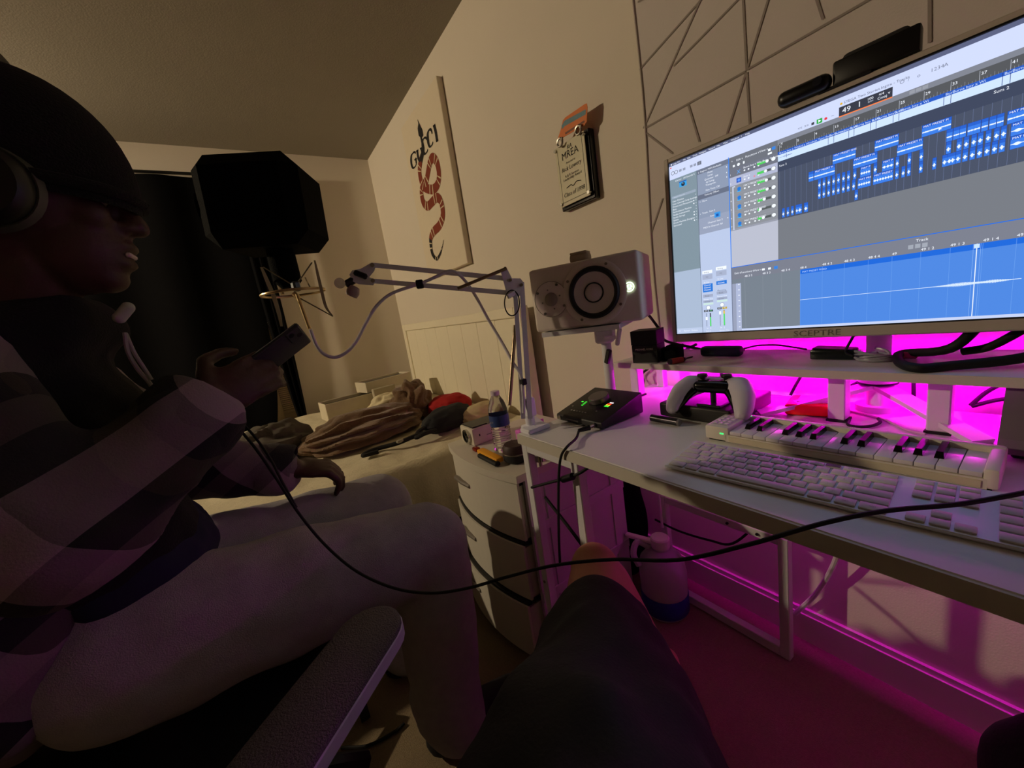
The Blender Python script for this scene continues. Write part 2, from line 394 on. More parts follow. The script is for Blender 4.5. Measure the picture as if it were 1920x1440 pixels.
cards = MB(); k0 = V((1.072,0,0))
def card(pts, x, th): 
    P = [pq(a,b,x) for a,b in pts]; n_ = len(P)
    return MB().add(P+[p+V((th,0,0)) for p in P], [tuple(range(n_)), tuple(range(2*n_-1,n_-1,-1))]+[(i,(i+1)%n_,n_+(i+1)%n_,n_+i) for i in range(n_)])
t = thing('pass_card', 'orange pass card clipped over the top of the award plaque', 'card', pq(330,350,1.073))
put('card', card([(196,395),(222,285),(250,250),(480,92),(500,88),(508,130),(500,300),(470,345),(250,470),(170,520),(160,500)], 1.073, .0015), M('orange_card', (214,112,30), .5), t)
put('blue_stripe', card([(205,350),(240,290),(490,155),(488,215),(240,355),(212,390)], 1.0725, .0003), M('teal_print', (92,132,142), .5, var=.3, scale=90), t)
put('slot', card([(245,430),(470,285),(476,305),(252,452)], 1.0724, .0003), M('brown_print', (110,56,20), .5), t)
for a, b in ((185,545),(400,400)):
    p = pq(a, b, 1.068); r_ = MB()
    r_.tube([p+V((0,.013*math.cos(q*PI/6),.013*math.sin(q*PI/6))) for q in range(13)], .0038, 6, 2)
    r_.box(p+V((0,-.012,.006)), (.006,.012,.012), None, .002)
    single('binder_clip', r_, steel, ('metal ring clip on the left corner of the plaque' if a < 300 else 'metal ring clip on the right corner of the plaque'), 'clip', 'ring clips on the plaque', smooth=True)
#MARK_DESK
# ================================================================== desk
DZ = .74
t = thing('desk', 'long white desk against the wall with a beige edge band', 'desk', (.78, 0, 0))
put('desktop', MB().bx(.507, 1.065, -.95, .812, DZ-.026, DZ, .002), white_lam, t)
put('edge_band', MB().bx(.5035, .507, -.95, .812, DZ-.026, DZ-.001), edge_lam, t)
put('end_frame', MB().bx(.515, .54, .62, .805, DZ-.052, DZ-.026, .002), white_mt, t)
for x, y in ((.527,.803),(.527,.615),(.527,-.85),(1.03,-.85)):
    l = put('leg', MB().bx(x-.0125, x+.0125, y-.0125, y+.0125, .0, DZ-.026, .002), white_mt, t)
    put('bolt', MB().cyl((x-.0125,y,.30), (x-.015,y,.30), .004, n=8), steel, l)
put('side_rail', MB().bx(.54, 1.018, .791, .815, DZ-.055, DZ-.03, .002), white_mt, t)
put('rear_rail', MB().bx(1.02, 1.04, -.84, .79, DZ-.06, DZ-.03, .002), white_mt, t)

# shelf riser on the desk
SZ = .857
t = thing('desk_shelf', 'white shelf riser standing on the desk below the monitor', 'shelf', (.96, .2, DZ))
poly = [(.858,.785),(.858,-.80),(1.072,-.80),(1.072,.205),(.993,.205),(.993,.275),(1.072,.275),(1.072,.785)]
put('board', MB().prism(poly, (0,0,SZ-.015), (1,0,0), (0,1,0), .015), white_lam, t)
put('front_edge', MB().bx(.8565, .858, -.80, .785, SZ-.015, SZ), edge_lam, t)
for y in (.762, .274, .137, -.55):
    l = put('leg', MB().bx(.915, .945, y-.014, y+.014, DZ+.004, SZ-.015, .002), white_mt, t)
    put('foot_pad', MB().bx(.913, .947, y-.016, y+.016, DZ, DZ+.004), black_rub, l)
l = put('leg', MB().bx(1.04, 1.062, .75, .775, DZ, SZ-.015, .002), white_mt, t)

# magenta light strip: under the shelf, behind the monitor and below the desk
led = EM('magenta_led', (255,0,238), LED_POWER)
led2 = EM('magenta_led_dim', (255,0,238), LED_UNDER)
def strip(label, seg, dots):
    a, b, wdir, thick = seg
    t = thing('led_strip', label, 'light strip', a, 0, 'magenta light strips')
    a, b = V(a), V(b); m = (a+b)/2
    put('tape', MB().box(m, (thick[0], (a-b).length, thick[1])), white_pl, t)
    put('diffuser', MB().box(m+V(wdir), (thick[0]*.9, (a-b).length, thick[1]*.9)), led2 if dots else led, t, label='glowing magenta diffuser')
strip('magenta light strip stuck under the rear edge of the desk shelf', ((1.064,.78,SZ-.017),(1.064,-.79,SZ-.017),(0,0,-.004),(.012,.003)), 0)
strip('magenta light strip running along the wall below the desktop', ((1.105,.60,DZ-.10),(1.105,-.80,DZ-.10),(-.002,0,0),(.003,.008)), 1)

# monitor stand with splayed legs
mx_, my_ = 1.028, .24
t = thing('monitor_stand', 'white monitor stand with two splayed flat legs behind the piano keyboard', 'monitor stand', (mx_, my_, DZ))
put('pole', MB().cyl((mx_,my_,DZ+.01), (mx_,my_,1.10), .019, n=24), white_mt, t, smooth=True)
put('collar', MB().cyl((mx_,my_,.80), (mx_,my_,.848), .031, n=28), white_mt, t, smooth=True)
put('collar_ring', MB().cyl((mx_,my_,.796), (mx_,my_,.80), .0315, n=28), black_rub, t, smooth=True)
put('foot', MB().cyl((mx_,my_,DZ), (mx_,my_,DZ+.012), .035, n=28), white_mt, t, smooth=True)
for (tx, ty) in ((.893,.405),(.893,.085)):
    a = V((mx_-.005,my_,.795)); b = V((tx,ty,DZ+.004)); d = (b-a).normalized(); side = d.cross(V((0,0,1))).normalized()*.016; nrm = side.cross(d).normalized()*.004
    q = [a-side-nrm, a+side-nrm, b+side-nrm, b-side-nrm, a-side+nrm, a+side+nrm, b+side+nrm, b-side+nrm]
    put('leg', MB().add(q, [(0,1,2,3),(7,6,5,4),(0,4,5,1),(1,5,6,2),(2,6,7,3),(3,7,4,0)]), white_mt, t)
put('arm', MB().box((1.0,my_-.03,1.10), (.07,.10,.10), None, .006), white_mt, t)

# ================================================================== monitor
BLs = V((.8789,.5834,.9323)); UX = V((.0949,-.9955,0)); UY = V((.0414,.0039,.9991)); UX.normalize(); UY = (UY-UX*UY.dot(UX)).normalized(); UN = UX.cross(UY).normalized()   # UN points to the viewer
SW, SH = .708, .398
mm = Matrix(((UX.x,UY.x,UN.x,BLs.x),(UX.y,UY.y,UN.y,BLs.y),(UX.z,UY.z,UN.z,BLs.z),(0,0,0,1)))
t = thing('monitor', 'large white framed monitor showing music editing software', 'monitor', BLs, mtx=mm)
L_ = dict(local=True)
bz = MB(); bl, bb, bt_ = .0115, .0205, .012
bz.bx(-bl, 0, -bb, SH+bt_, -.028, .004, .002).bx(SW, SW+bl, -bb, SH+bt_, -.028, .004, .002).bx(0, SW, -bb, 0, -.028, .004, .002).bx(0, SW, SH, SH+bt_, -.028, .004, .002)
put('bezel', bz, M('pearl_white_bezel', (186,176,164), .5, var=.02), t, local=True)
put('back_shell', MB().bx(.0, SW, .0, SH, -.034, -.006, .006).bx(.16, SW-.16, .06, SH-.08, -.06, -.03, .012), white_pl, t, local=True)
put('inner_gasket', MB().bx(-.0015, 0, -.0015, SH+.0015, 0, .0042).bx(0, SW, -.0022, 0, 0, .0042).bx(0, SW, SH, SH+.003, 0, .0042), black_pl, t, local=True)
lg = MB(); text_into(lg, 'SCEPTRE', .0155, (.283,-.0165,.0044), (1,0,0), (0,1,0), 'CENTER', sx=1.25, lift=.0002); put('logo', lg, M('grey_logo', (110,102,96), .5), t, local=True, label='SCEPTRE in grey letters')
SCR = {}
def R(c, a0, a1, b0, b1, z):                # flat rectangle of the picture; z = layer
    SCR.setdefault(c, MB()).add([V((a0,b0,z*6e-5)),V((a1,b0,z*6e-5)),V((a1,b1,z*6e-5)),V((a0,b1,z*6e-5))], [(0,1,2,3)])
def Tx(s, a, b, size, c=(240,245,255), z=12, sx=1.0, al='LEFT'): text_into(SCR.setdefault(c, MB()), s, size, (a,b,z*6e-5), (1,0,0), (0,1,0), al, sx=sx)
def disc(c, a, b, r, z): SCR.setdefault(c, MB()).add([V((a+r*math.cos(k*PI/8), b+r*math.sin(k*PI/8), z*6e-5)) for k in range(16)], [tuple(range(16))])
W = (240,246,255)
R((96,104,128), 0, SW, 0, SH, 1)
R((92,98,128), 0, SW, .3915, SH, 2)                                   # menu bar
for s_, a in (('Logic Pro',.010),('File',.034),('Edit',.044),('Track',.056),('Navigate',.070),('Record',.091),('Mix',.108),('View',.121),('Window',.136),('1',.155),('Help',.163)): Tx(s_, a, .3932, .0045)
disc(W, .006, .3948, .0016, 3)
R((206,216,248), 0, SW, .362, .3915, 3)                               # toolbar
disc((230,90,90), .004, .388, .0018, 4)
for a in (.0085, .0165): disc((96,100,112), a, .3755, .0042, 4); disc((210,220,246), a, .3755, .0032, 5)
for a in (.0265,.0355,.052,.060): R((150,158,180), a-.003, a+.003, .373, .378, 4)
R((112,118,134), .0655, .0745, .3715, .379, 4); Tx('/', .069, .373, .006, W)
for a, s_ in ((.2544,'<<'),(.2642,'>>')): Tx(s_, a-.003, .3655, .006, (60,62,72))
R((70,72,82), .2718, .276, .365, .3692, 4)
R((48,168,66), .2795, .2875, .3635, .371, 4); SCR.setdefault(W, MB()).add([V((.282,.3648,.0004)),V((.282,.3698,.0004)),V((.2858,.3673,.0004))], [(0,1,2)])
disc((226,58,70), .2925, .3672, .0022, 4); Tx('~', .300, .3655, .007, (90,92,104))
R((58,60,72), .3106, .3773, .3605, .3765, 5); R((255,132,72), .3106, .3773, .3605, .3622, 6)
Tx('49', .315, .3655, .0115); Tx('1', .3345, .3655, .0115); Tx('100', .347, .3700, .0052); Tx('BPM', .348, .3660, .0036, (190,196,210)); Tx('4/4', .361, .3705, .0052); Tx('Cmaj', .3595, .3650, .0055); Tx('v', .372, .368, .006)
Tx('STEGA Two Stories.logicx - Tracks', .317, .3795, .0055, (84,88,104))
disc((222,176,60), .3135, .3812, .0018, 6)
for a, s_ in ((.388,'O'),(.397,'/'),(.407,'o'),(.421,'1234'),(.4345,'A')): Tx(s_, a-.003, .3755, .007, (120,126,146))
# library column
R((128,146,158), 0, .0635, .013, .362, 3); R((168,184,208), 0, .0635, .013, .150, 4); R((186,200,228), 0, .0635, 0, .013, 4)  # lower part coloured lighter to imitate glare on the panel
Tx('Library   All Sounds 2', .0135, .355, .0052)
R((60,160,226), .0225, .0400, .3395, .3515, 5); R((40,92,180), .0225, .0400, .3495, .3515, 6); disc((40,52,70), .0315, .3445, .0044, 6); R(W, .0312,.0318,.3445,.348, 7)
R((152,166,184), .0035, .0600, .3190, .3245, 5); Tx('Search Sounds', .008, .3203, .0045, (200,212,226))
for i, s_ in enumerate(('User Patches','User Channel Strip Settings','Drums and Percussion','Bass','Performance Patches','Studio Instruments','Studio Strings','Synths','Drum Machine Designer','Surround')):
    Tx(s_, .0045, .3115-i*.0061, .0052); disc(W, .0595, .3135-i*.0061, .0007, 6)
    if i in (2,3,6,7,9): disc(W, .0545, .3135-i*.0061, .0014, 6)
for s_, a in (('O',.005),('Revert',.018),('Delete',.037)): Tx(s_, a, .005, .0055)
# inspector column
R((62,70,88), .0635, .0642, 0, .362, 7)
R((140,152,176), .0642, .1300, .0, .362, 3); R((184,198,228), .0642, .1300, 0, .2235, 4); R((112,120,140), .0642, .1300, .352, .362, 4); R((104,112,132), .0642, .1300, .2985, .3085, 4)
R((150,160,184), .0642, .1300, .2235, .258, 4)
for s_, a, b in (('v  Region: MIDI Defaults',.0665,.3545),('Mute:',.087,.3475),('Loop:',.087,.3415),('Quantize:  Off',.080,.335),('Q-Swing:',.083,.329),('Transpose:',.082,.323),('Fine Tune: Off',.082,.3125),('Velocity Offset:',.079,.3035),('>  More',.0675,.292),('v  Track:  Sum 2',.0675,.2665),('Icon:',.090,.2565),('Channel: Sum 2',.084,.243),('MIDI In Channel: All',.074,.2345)): Tx(s_, a, b, .0050)
R((60,150,226), .0985, .111, .2515, .2625, 6); R((36,86,170), .102, .1075, .2535, .259, 7)
for b in (.346,.335,.326,.2435): R(W, .1255,.1268,b,b+.0025, 6)
R((186,198,226), .097, .0973, 0, .2235, 6)
for a0, b0, c_ in ((.0675,0,0),(.098,.0035,1)):     # two channel strips
    R(W, a0, a0+.0225, .135+b0, .142+b0, 6); Tx('Setting', a0+.0035, .1368+b0, .0042, (90,96,110), 13)
    R((166,176,202), a0, a0+.0225, .122+b0, .133+b0, 6); Tx('EQ', a0+.008, .126+b0, .0040, (110,116,130), 13)
    Tx('St Out', a0+.003, .114+b0, .0045)
    if c_ == 0:
        R((46,120,214), a0, a0+.0225, .0935, .112, 6)
        for k in range(3): Tx('Channel EQ'[:8], a0+.0028, .1075-k*.0052, .0046)
    else: R((46,120,214), a0, a0+.0225, .1065, .1145, 6); Tx('AdLimit', a0+.003, .1085, .0046); Tx('Mastering', a0+.002, .092, .0046, (90,98,116))
    R((160,170,196), a0, a0+.0225, .0815+b0, .088+b0, 6); Tx('Read', a0+.005, .083+b0, .0045, (96,102,118), 13); Tx('Stereo Out', a0+.001, .0755+b0, .0046)
    R((158,168,194), a0, a0+.0225, .0695+b0, .0745+b0, 6); Tx('Group', a0+.004, .070+b0, .0042, (96,102,118), 13); R((200,226,220), a0, a0+.0225, .064+b0, .0685+b0, 6)
    disc((90,100,120), a0+.011, .0575+b0, .0049, 6); disc(W, a0+.011, .0575+b0, .0043, 7)
    R((66,72,84), a0+.0005, a0+.0098, .0478+b0, .0522+b0, 6); Tx('-0.5', a0+.002, .0488+b0, .0040); R((66,72,84) if c_ == 0 else (190,160,40), a0+.0115, a0+.0215, .0478+b0, .0522+b0, 6); Tx('-4.2', a0+.0135, .0488+b0, .0040, (110,230,140) if c_ == 0 else W)
    R((70,76,90), a0+.0058, a0+.0066, .014, .045+b0, 6); R(W, a0+.0040, a0+.0086, .0290+c_*.0105, .0365+c_*.0105, 7)
    R((84,92,106), a0+.0135, a0+.0165, .014, .045+b0, 6); R((84,214,110), a0+.0135, a0+.0165, .0145, .0355+c_*.007, 7)
    if c_: R((226,190,60), a0+.0135, a0+.0165, .0405, .0475, 8)
    for k in range(9): R(W, a0+.0112, a0+.0122, .015+k*.0033, .0158+k*.0033, 6)
    Tx('M   S', a0+.006, .0075, .0048); Tx('Sum 2' if c_ == 0 else 'Stereo Out', a0+.004, .0015, .0046)
R((40,128,240), .1300, .1314, .139, .364, 9)
# track headers
R((150,154,168), .1314, .2190, .139, .362, 3); R((184,188,204), .1314, .2190, .139, .215, 4); R((110,114,124), .1314, .2190, .3395, .362, 4)
for s_, a, b in (('^',.136,.351),('Edit v',.1455,.351),('Functions v',.1625,.351),('View v',.188,.351)): Tx(s_, a, b, .0055)
R((58,130,222), .2095, .2155, .3475, .353, 6); R(W, .203,.2075,.3478,.352, 6); Tx('/  X', .2195, .3510, .0055)
R(W, .1385,.1425,.3415,.3455, 6); disc(W, .1495,.3437,.0028, 6); R(W, .158,.161,.3415,.3462, 6); R(W, .2025,.2095,.3415,.345, 6)
names = ['Burna boy x Wiz..Beat - Dubstep','Sum 2','MAT PRESET FIXED','MAT PRESET FIXED','MAT PRESET FIXED','MAT PRESET FIXED','MAT PRESET FIXED']
for i in range(7):
    bt = .3395-i*.01735; b0 = bt-.01735
    R((112,116,130) if i == 0 else (176,182,208) if i == 1 else (140,144,152), .1314, .2190, b0+.0005, bt, 5)
    Tx(str(i+1), .1325, b0+.004, .0045); Tx(names[i], .1585, b0+.0100, .0050, sx=.95)
    for k in range(4): disc(W if not (i == 1 and k == 2) else (230,130,150), .1605+k*.0075+(.003 if k > 1 else 0), b0+.0062, .0016, 6)
    if i == 0: Tx('X', .146, b0+.004, .010, (90,170,250))
    elif i == 1: R((46,86,190), .1450,.1540,b0+.004,b0+.013, 6); disc((90,150,240), .1495, b0+.0085, .0028, 7)
    else: R((70,180,240), .1455,.1535,b0+.003,b0+.0045, 6); disc((40,120,214), .1495,b0+.009,.0036, 6); R((40,120,214), .1470,.1520,b0+.0045,b0+.0075, 6)
    fil = (.62,.5,.55,.6,.38,.08,.3)[i]
    R((84,90,92), .1835,.2075,b0+.0066,b0+.0112, 6); R((82,206,96), .1835,.1835+.024*fil,b0+.0066,b0+.0112, 7); disc(W, .1835+.024*min(.95,fil+.12), b0+.0089, .0028, 8)
    disc((74,78,86), .2120, b0+.0090, .0041, 6); disc(W, .2120, b0+.0090, .0036, 7)
R((196,204,226), .1365,.1390,.2165,.3035, 7); R((196,204,226), .1365,.1420,.3015,.3040, 7)
# arrange area
R((74,82,102), .2190, SW, .139, .362, 3); R((118,122,130), .2190, SW, .139, .2155, 4); R((128,132,144), .2190, SW, .354, .362, 4); R((86,88,92), .2190, SW, .3395, .354, 4)
R((64,72,94), .2190, SW, .3040, .3225, 4)
for k in range(60): R((100,112,146), .222+k*.00862, .2224+k*.00862, .216, .3045, 5)
R((205,226,255), .2195, SW, .3225, .3355, 5); R((44,92,196), .2195, SW, .3342, .3398, 6)
wv = SCR.setdefault((52,72,150), MB())
for k in range(24): a = .2215+k*.0009; h = random.random()*(.004 if 8 < k < 16 else .001); wv.add([V((a,.329-h,.0005)),V((a+.0006,.329-h,.0005)),V((a+.0006,.329+h,.0005)),V((a,.329+h,.0005))], [(0,1,2,3)])
for k, a in enumerate((.2965,.3041,.3244,.3312,.3521,.3589,.3791,.3858,.4336,.4407,.488,.4948,.545,.552,.60)):
    R((40,60,130), a-.0003, a+.0003, .3228, .3395, 7); Tx('Burna boy x Wizkid x Afrobeat Type'[:int(3 if k % 2 == 0 else 14)], a+.0014, .3352, .0048, (206,226,255), 12)
Tx('Burna boy x Wizkid x Afrobeat Type Beat - Dubstep', .222, .3352, .0046, (206,226,255))
for k in range(16):
    a = .2222+k*.0272; Tx(str(1+4*k), a+.0012, .346, .0056); R((200,206,220), a, a+.0004, .3395, .352, 7)
    for j in range(1, 8): R((150,156,170), a+j*.0034, a+j*.0034+.0003, .3395, .3395+(.0055 if j == 4 else .003), 7)
Tx('Sum 2', .2215, .3125, .0050); Tx('Sum 2', .481, .3155, .0055)
for a in (.3965,.4035,.4105): R((150,154,164), a, a+.006, .3555, .3605, 6)
def region(a0, a1, row, kind=0, lab=True):
    bt = .3040-(row-3)*.0173; b0 = bt-.0168
    R((28,66,160), a0-.0003, a1+.0003, b0-.0003, bt, 6); R((62,126,230), a0, a1, b0, bt-.0048, 7); R((44,98,206), a0, a1, bt-.0048, bt-.0003, 7)
    n_ = int((a1-a0)/.0038)
    if lab and a1-a0 > .008: Tx('MAT PRESET FIXED'[:max(2, n_*2-1)], a0+.0012, bt-.0042, .0040, z=13)
    wv = SCR.setdefault((232,244,255), MB()); m_ = max(3, int((a1-a0)/.0005)); mid = b0+.0060
    for k in range(m_):
        s_ = k/(m_-1); a = a0+.0005+(a1-a0-.001)*s_
        if kind == 0: h = .0006+.0006*random.random()
        elif kind == 1: h = .0004+.0026*max(0, math.exp(-((s_-.45)/.25)**2))
        else: h = .0004+.0017*abs(math.sin(s_*PI*kind))**3
        wv.add([V((a-.0003,mid-h,.0008)),V((a+.0003,mid-h,.0008)),V((a+.0003,mid+h,.0008)),V((a-.0003,mid+h,.0008))], [(0,1,2,3)])
for a0, a1, r_, k_ in ((.2684,.2756,4,0),(.2767,.3064,4,0),(.3033,.334,3,0),(.3313,.3616,4,0),(.3582,.3865,3,0),(.3854,.4138,4,0),(.4125,.4425,3,0),
  (.3408,.3539,5,4),(.3379,.3543,6,5),(.3682,.3818,5,3),(.3576,.3817,6,7),(.4953,.60,4,0),(.4993,.60,5,9),(.4997,.60,6,9)): region(a0, a1, r_, k_)
for r_, xs in ((5,(.2827,.2893,.2962,.3031,.3098,.3167,.3234,.3317,.3578,.3842,.3979,.4111)),(6,(.2827,.2893,.2962,.3031,.3098,.3167,.3234,.3307,.3842,.3916,.3979,.4112,.4256)),(7,(.2263,.2338,.2411,.2484,.3343))):
    for a in xs: region(a, a+.0038, r_, 1)
for a in (.2523,.2617): region(a, a+.0056, 7, 1)
for a in (.4386,.4454,.4517,.4592,.4653,.4722,.4794,.4861): region(a, a+.0060, 4, 0)
for a in (.439,.4495,.4565,.4637,.4697,.477,.4844,.4906): region(a, a+.0047, 5, 1)
for a in (.4358,.4408,.444,.4493,.4561,.463,.4698,.4767,.4835,.4901): region(a, a+.0048, 6, 1)
SCR.setdefault(W, MB()).add([V((.4300,.2945,.001)),V((.4300,.2890,.001)),V((.4315,.2903,.001)),V((.4336,.2905,.001))], [(0,1,2,3)])
# editor below
R((40,110,224), .1314, SW, .1378, .1392, 8)
R((122,126,140), .1314, SW, .113, .1378, 5); R((118,128,140), .1314, SW, .0, .113, 5); R((150,158,182), .1314, .139, 0, .1035, 6); R((172,182,212), .139, .149, 0, .1035, 6)
for k in range(9): R(W, .1435, .1465, .008+k*.0115, .0095+k*.0115, 7)
R((78,134,222), .2555, SW, .0045, .113, 6); R((34,104,216), .2555, SW, .1045, .113, 7); R((196,208,240), .149, SW, 0, .0045, 6)
for s_, a in (('Edit v',.137),('Functions v',.1495),('View v',.174)): Tx(s_, a, .1235, .0055)
R((58,130,222), .2115,.2180,.1215,.1275, 7); R(W, .190,.195,.1225,.1265, 7); R(W, .201,.206,.1225,.1265, 7)
for s_, a in (('48 3 2',.1599),('48 3 3',.1938),('48 3 4',.2272),('48 4',.2585),('48 4 2',.2931),('48 4 3',.3249),('48 4 4',.3574),('49',.3873),('49 1 2',.4208),('49 1 3',.4525),('49 1 4',.4849),('49 2',.5156)):
    Tx(s_, a-.003, .1145, .0058); R((104,156,232) if a > .255 else (138,146,158), a-.003, a-.0026, .0046, .1125, 8)
Tx('MAT PRESET FIXED', .259, .1065, .0045, (180,212,255)); Tx('Track', .4115, .130, .0060)
for a in (.403,.411,.419): R((160,166,178), a, a+.006, .120, .1265, 7)
wv = SCR.setdefault((214,232,255), MB()); k_ = 700
for k in range(k_):
    a = .2557+(.52-.2557)*k/k_; h = .00035 + (.0026*math.exp(-((a-.462)/.018)**2)*abs(math.sin(k*.9)) if a > .42 else 0) + (.002*math.exp(-((a-.495)/.012)**2)*abs(math.sin(k*.8)))
    wv.add([V((a,.0549-h,.0007)),V((a+.0005,.0549-h,.0007)),V((a+.0005,.0549+h,.0007)),V((a,.0549+h,.0007))], [(0,1,2,3)])
R(W, .4759,.4768,.0046,.113, 9); R((150,190,246), .4728,.4731,.0046,.113, 9); R((150,190,246), .4800,.4803,.0046,.113, 9); R((200,226,255), .4735,.479,.1065,.1125, 10)
scr = None
for c, mb in SCR.items():
    nm = 'screen' if scr is None else 'screen_graphics'
    o = put(nm, mb, EM('screen_%d_%d_%d' % c, c, SCREEN_POWER), t if scr is None else scr, local=True)
    if scr is None: scr = o; XF[o.name] = mm; o['label'] = 'lit screen with blue audio tracks'
    else: o['kind'] = 'stuff'
# webcam
def sc_pt(u, v, back): 
    r = ray(u, v); q = CAM + r*((BLs+UN*-back-CAM).dot(UN)/r.dot(UN)) - BLs; return q.dot(UX), q.dot(UY)
t = thing('webcam', 'black bar webcam with a lens end perched on the monitor top', 'webcam', BLs, mtx=mm)
(a0, b0), (a1, b1), (a2, b2) = sc_pt(1462,208,0), sc_pt(1562,160,0), sc_pt(1727,95,0)
zc = SH+bt_
put('lens_unit', MB().box(((a0+a1)/2-.001, zc+.0145, .004), (abs(a1-a0), .026, .03), None, .0115, 4), M('webcam_black', (7,8,12), .35), t, smooth=True, local=True)
put('bar', MB().box(((a1+a2)/2, zc+.021, -.006), (abs(a2-a1), .038, .026), None, .004, 2), dark_pl if 0 else black_pl, t, smooth=True, local=True)
put('rear_hood', MB().box(((a1+a2)/2-.004, zc+.036, -.034), (abs(a2-a1)*.80, .040, .03), None, .008, 3), M('webcam_hood', (34,33,34), .7), t, smooth=True, local=True)
put('lens_disc', MB().cyl((a1-.018, zc+.016, .0185), (a1-.018, zc+.016, .0205), .007, n=16), M('lens_glass', (30,32,40), .08), t, smooth=True, local=True)  # small dark glass disc on the lens end
put('clip', MB().bx(a1-.02, a1+.05, zc-.001, zc+.004, -.03, .006, .001), black_pl, t, local=True)
#MARK_DESKITEMS
# ================================================================== computer keyboard
kd = V((.0905,-.996,0)).normalized(); ke = V((.996,.0905,0)).normalized(); tl = math.atan2(.0075,.114)
kuy = (ke*math.cos(tl)+V((0,0,1))*math.sin(tl)); kuz = kd.cross(kuy)
km = Matrix(((kd.x,kuy.x,kuz.x,.546),(kd.y,kuy.y,kuz.y,.406),(kd.z,kuy.z,kuz.z,DZ+.0035),(0,0,0,1)))
t = thing('computer_keyboard', 'full-size silver computer keyboard with white keys', 'keyboard', (0,0,0), mtx=km)
put('body', MB().bx(0, .430, 0, .114, -.001, .003, .0012), M('brushed_aluminium', (222,226,232), .45, metal=.2, var=.03), t, local=True)
put('underside', MB().bx(.003, .427, .003, .111, -.003, -.001), white_pl, t, local=True)
put('rear_foot', MB().cyl((.012,.104,-.0055), (.418,.104,-.0055), .005, n=12), white_pl, t, local=True, smooth=True)
key_m = M('white_keycap', (206,203,202), .55, var=.03); U = .01905; kmesh = {}
leg = MB()
def key(a, b, wd, hh=.0158, lab=None):
    k = (round(wd,4), round(hh,4))
    if k not in kmesh:
        me = mesh_of('key', MB().box((0,0,.0021), (wd,hh,.0026), None, .0011, 2), None, True); me.materials.append(key_m); kmesh[k] = me
    o = bpy.data.objects.new('key', kmesh[k]); COL.objects.link(o); o.parent = t; o.location = (a+wd/2, b+hh/2, .0022); XF[o.name] = km
    if lab: text_into(leg, lab, .0045, (a+wd/2, b+hh/2-.0015, .0058), (1,0,0), (0,1,0), 'CENTER')
g_ = .0028; X0 = .0055; rows = [.0050, .0237, .0424, .0611, .0798]
def krow(b, ws, labs=None, hh=.0158):
    a = X0
    for i, wq in enumerate(ws):
        key(a, b, wq*U-g_, hh, labs[i] if labs and i < len(labs) else None); a += wq*U
krow(rows[0], [1.0,1.0,1.25,6.0,1.5,1.25,1.5][:0] or [1.5,1.25,1.5,6.25,1.5,1.25,1.5], ['ctrl','opt','cmd','','cmd','opt','ctrl'])
krow(rows[1], [2.25]+[1]*10+[2.5-.0], ['']+list('ZXCVBNM,./'))
krow(rows[2], [1.75]+[1]*11+[2.0], ['']+list("ASDFGHJKL;'"))
krow(rows[3], [1.5]+[1]*12+[1.25], ['']+list('QWERTYUIOP[]')+['\\'])
krow(rows[4], [1]*13+[1.75], list('`1234567890-='))
krow(.0985, [1.05]*14+[.05][:0], ['esc']+['F%d' % i for i in range(1,13)], .0095)
NX = X0+14.75*U+.013
for b, n_ in ((.0985,3),(.0798,3),(.0611,3)):
    for i in range(n_): key(NX+i*U, b, U-g_, .0095 if b > .09 else .0158)
for a, b in ((NX,rows[0]),(NX+U,rows[0]),(NX+2*U,rows[0]),(NX+U,rows[1])): key(a, b, U-g_, .0150 if 0 else .0142)
PX = NX+3*U+.0115
for i in range(4):
    key(PX+i*U, .0985, U-g_, .0095)
    for j, b in enumerate(rows):
        if j == 0 and i == 0: key(PX, b, 2*U-g_)
        elif j == 0 and i == 1: pass
        elif j == 0 and i == 3: key(PX+i*U, b, U-g_, .0158+.0187)
        elif j == 1 and i == 3: pass
        else: key(PX+i*U, b, U-g_)
o = put('key_legends', leg, M('grey_legend', (150,148,150), .6), t, local=True); o['kind'] = 'stuff'
put('brand_sticker', MB().bx(.205, .222, .0990, .1070, .0056, .0061), M('dark_sticker', (70,66,62), .5), t, local=True)

# ================================================================== piano keyboard
rz = math.radians(-2.2)
pd = V((.030,-1,0)).normalized(); pe = V((1,.030,0)).normalized()
pm = Matrix(((pd.x,pe.x,0,.708),(pd.y,pe.y,0,.424),(0,0,1,DZ),(0,0,0,1)))
t = thing('piano_keyboard', 'white mini piano keyboard controller behind the computer keyboard', 'keyboard', (0,0,0), mtx=pm)
PWD, PDP = .372, .097
cream = M('cream_plastic', (224,216,202), .5, var=.02)
put('body', MB().bx(0, PWD, .082, PDP, .002, .031, .004, 2).bx(0, .046, 0, .084, .002, .030, .004, 2).bx(PWD-.014, PWD, 0, .084, .002, .030, .004, 2).bx(.04, PWD-.01, 0, .088, .002, .016), cream, t, local=True, smooth=True)
put('front_lip', MB().bx(.046, PWD-.014, -.0015, .004, .003, .0135, .001), M('cream_front', (212,200,172), .6), t, local=True)
put('rubber_base', MB().bx(.006, PWD-.006, .004, PDP-.004, 0, .002), black_rub, t, local=True)
pad = put('control_panel', MB().bx(.007, .040, .012, .078, .0300, .0306), M('pale_grey_panel', (196,190,190), .6, var=.2, scale=420), t, local=True)
put('red_bar', MB().bx(.010, .037, .0775, .0805, .0306, .0311), M('maroon_bar', (120,30,70), .4), t, local=True)
for i in range(3):
    for j in range(4): put('panel_button', MB().box((.0125+i*.0105, .020+j*.0145, .0312), (.007,.007,.0016), None, .0006), white_pl, pad, local=True)
gr = EM('green_indicator', (60,235,110), 1.6)
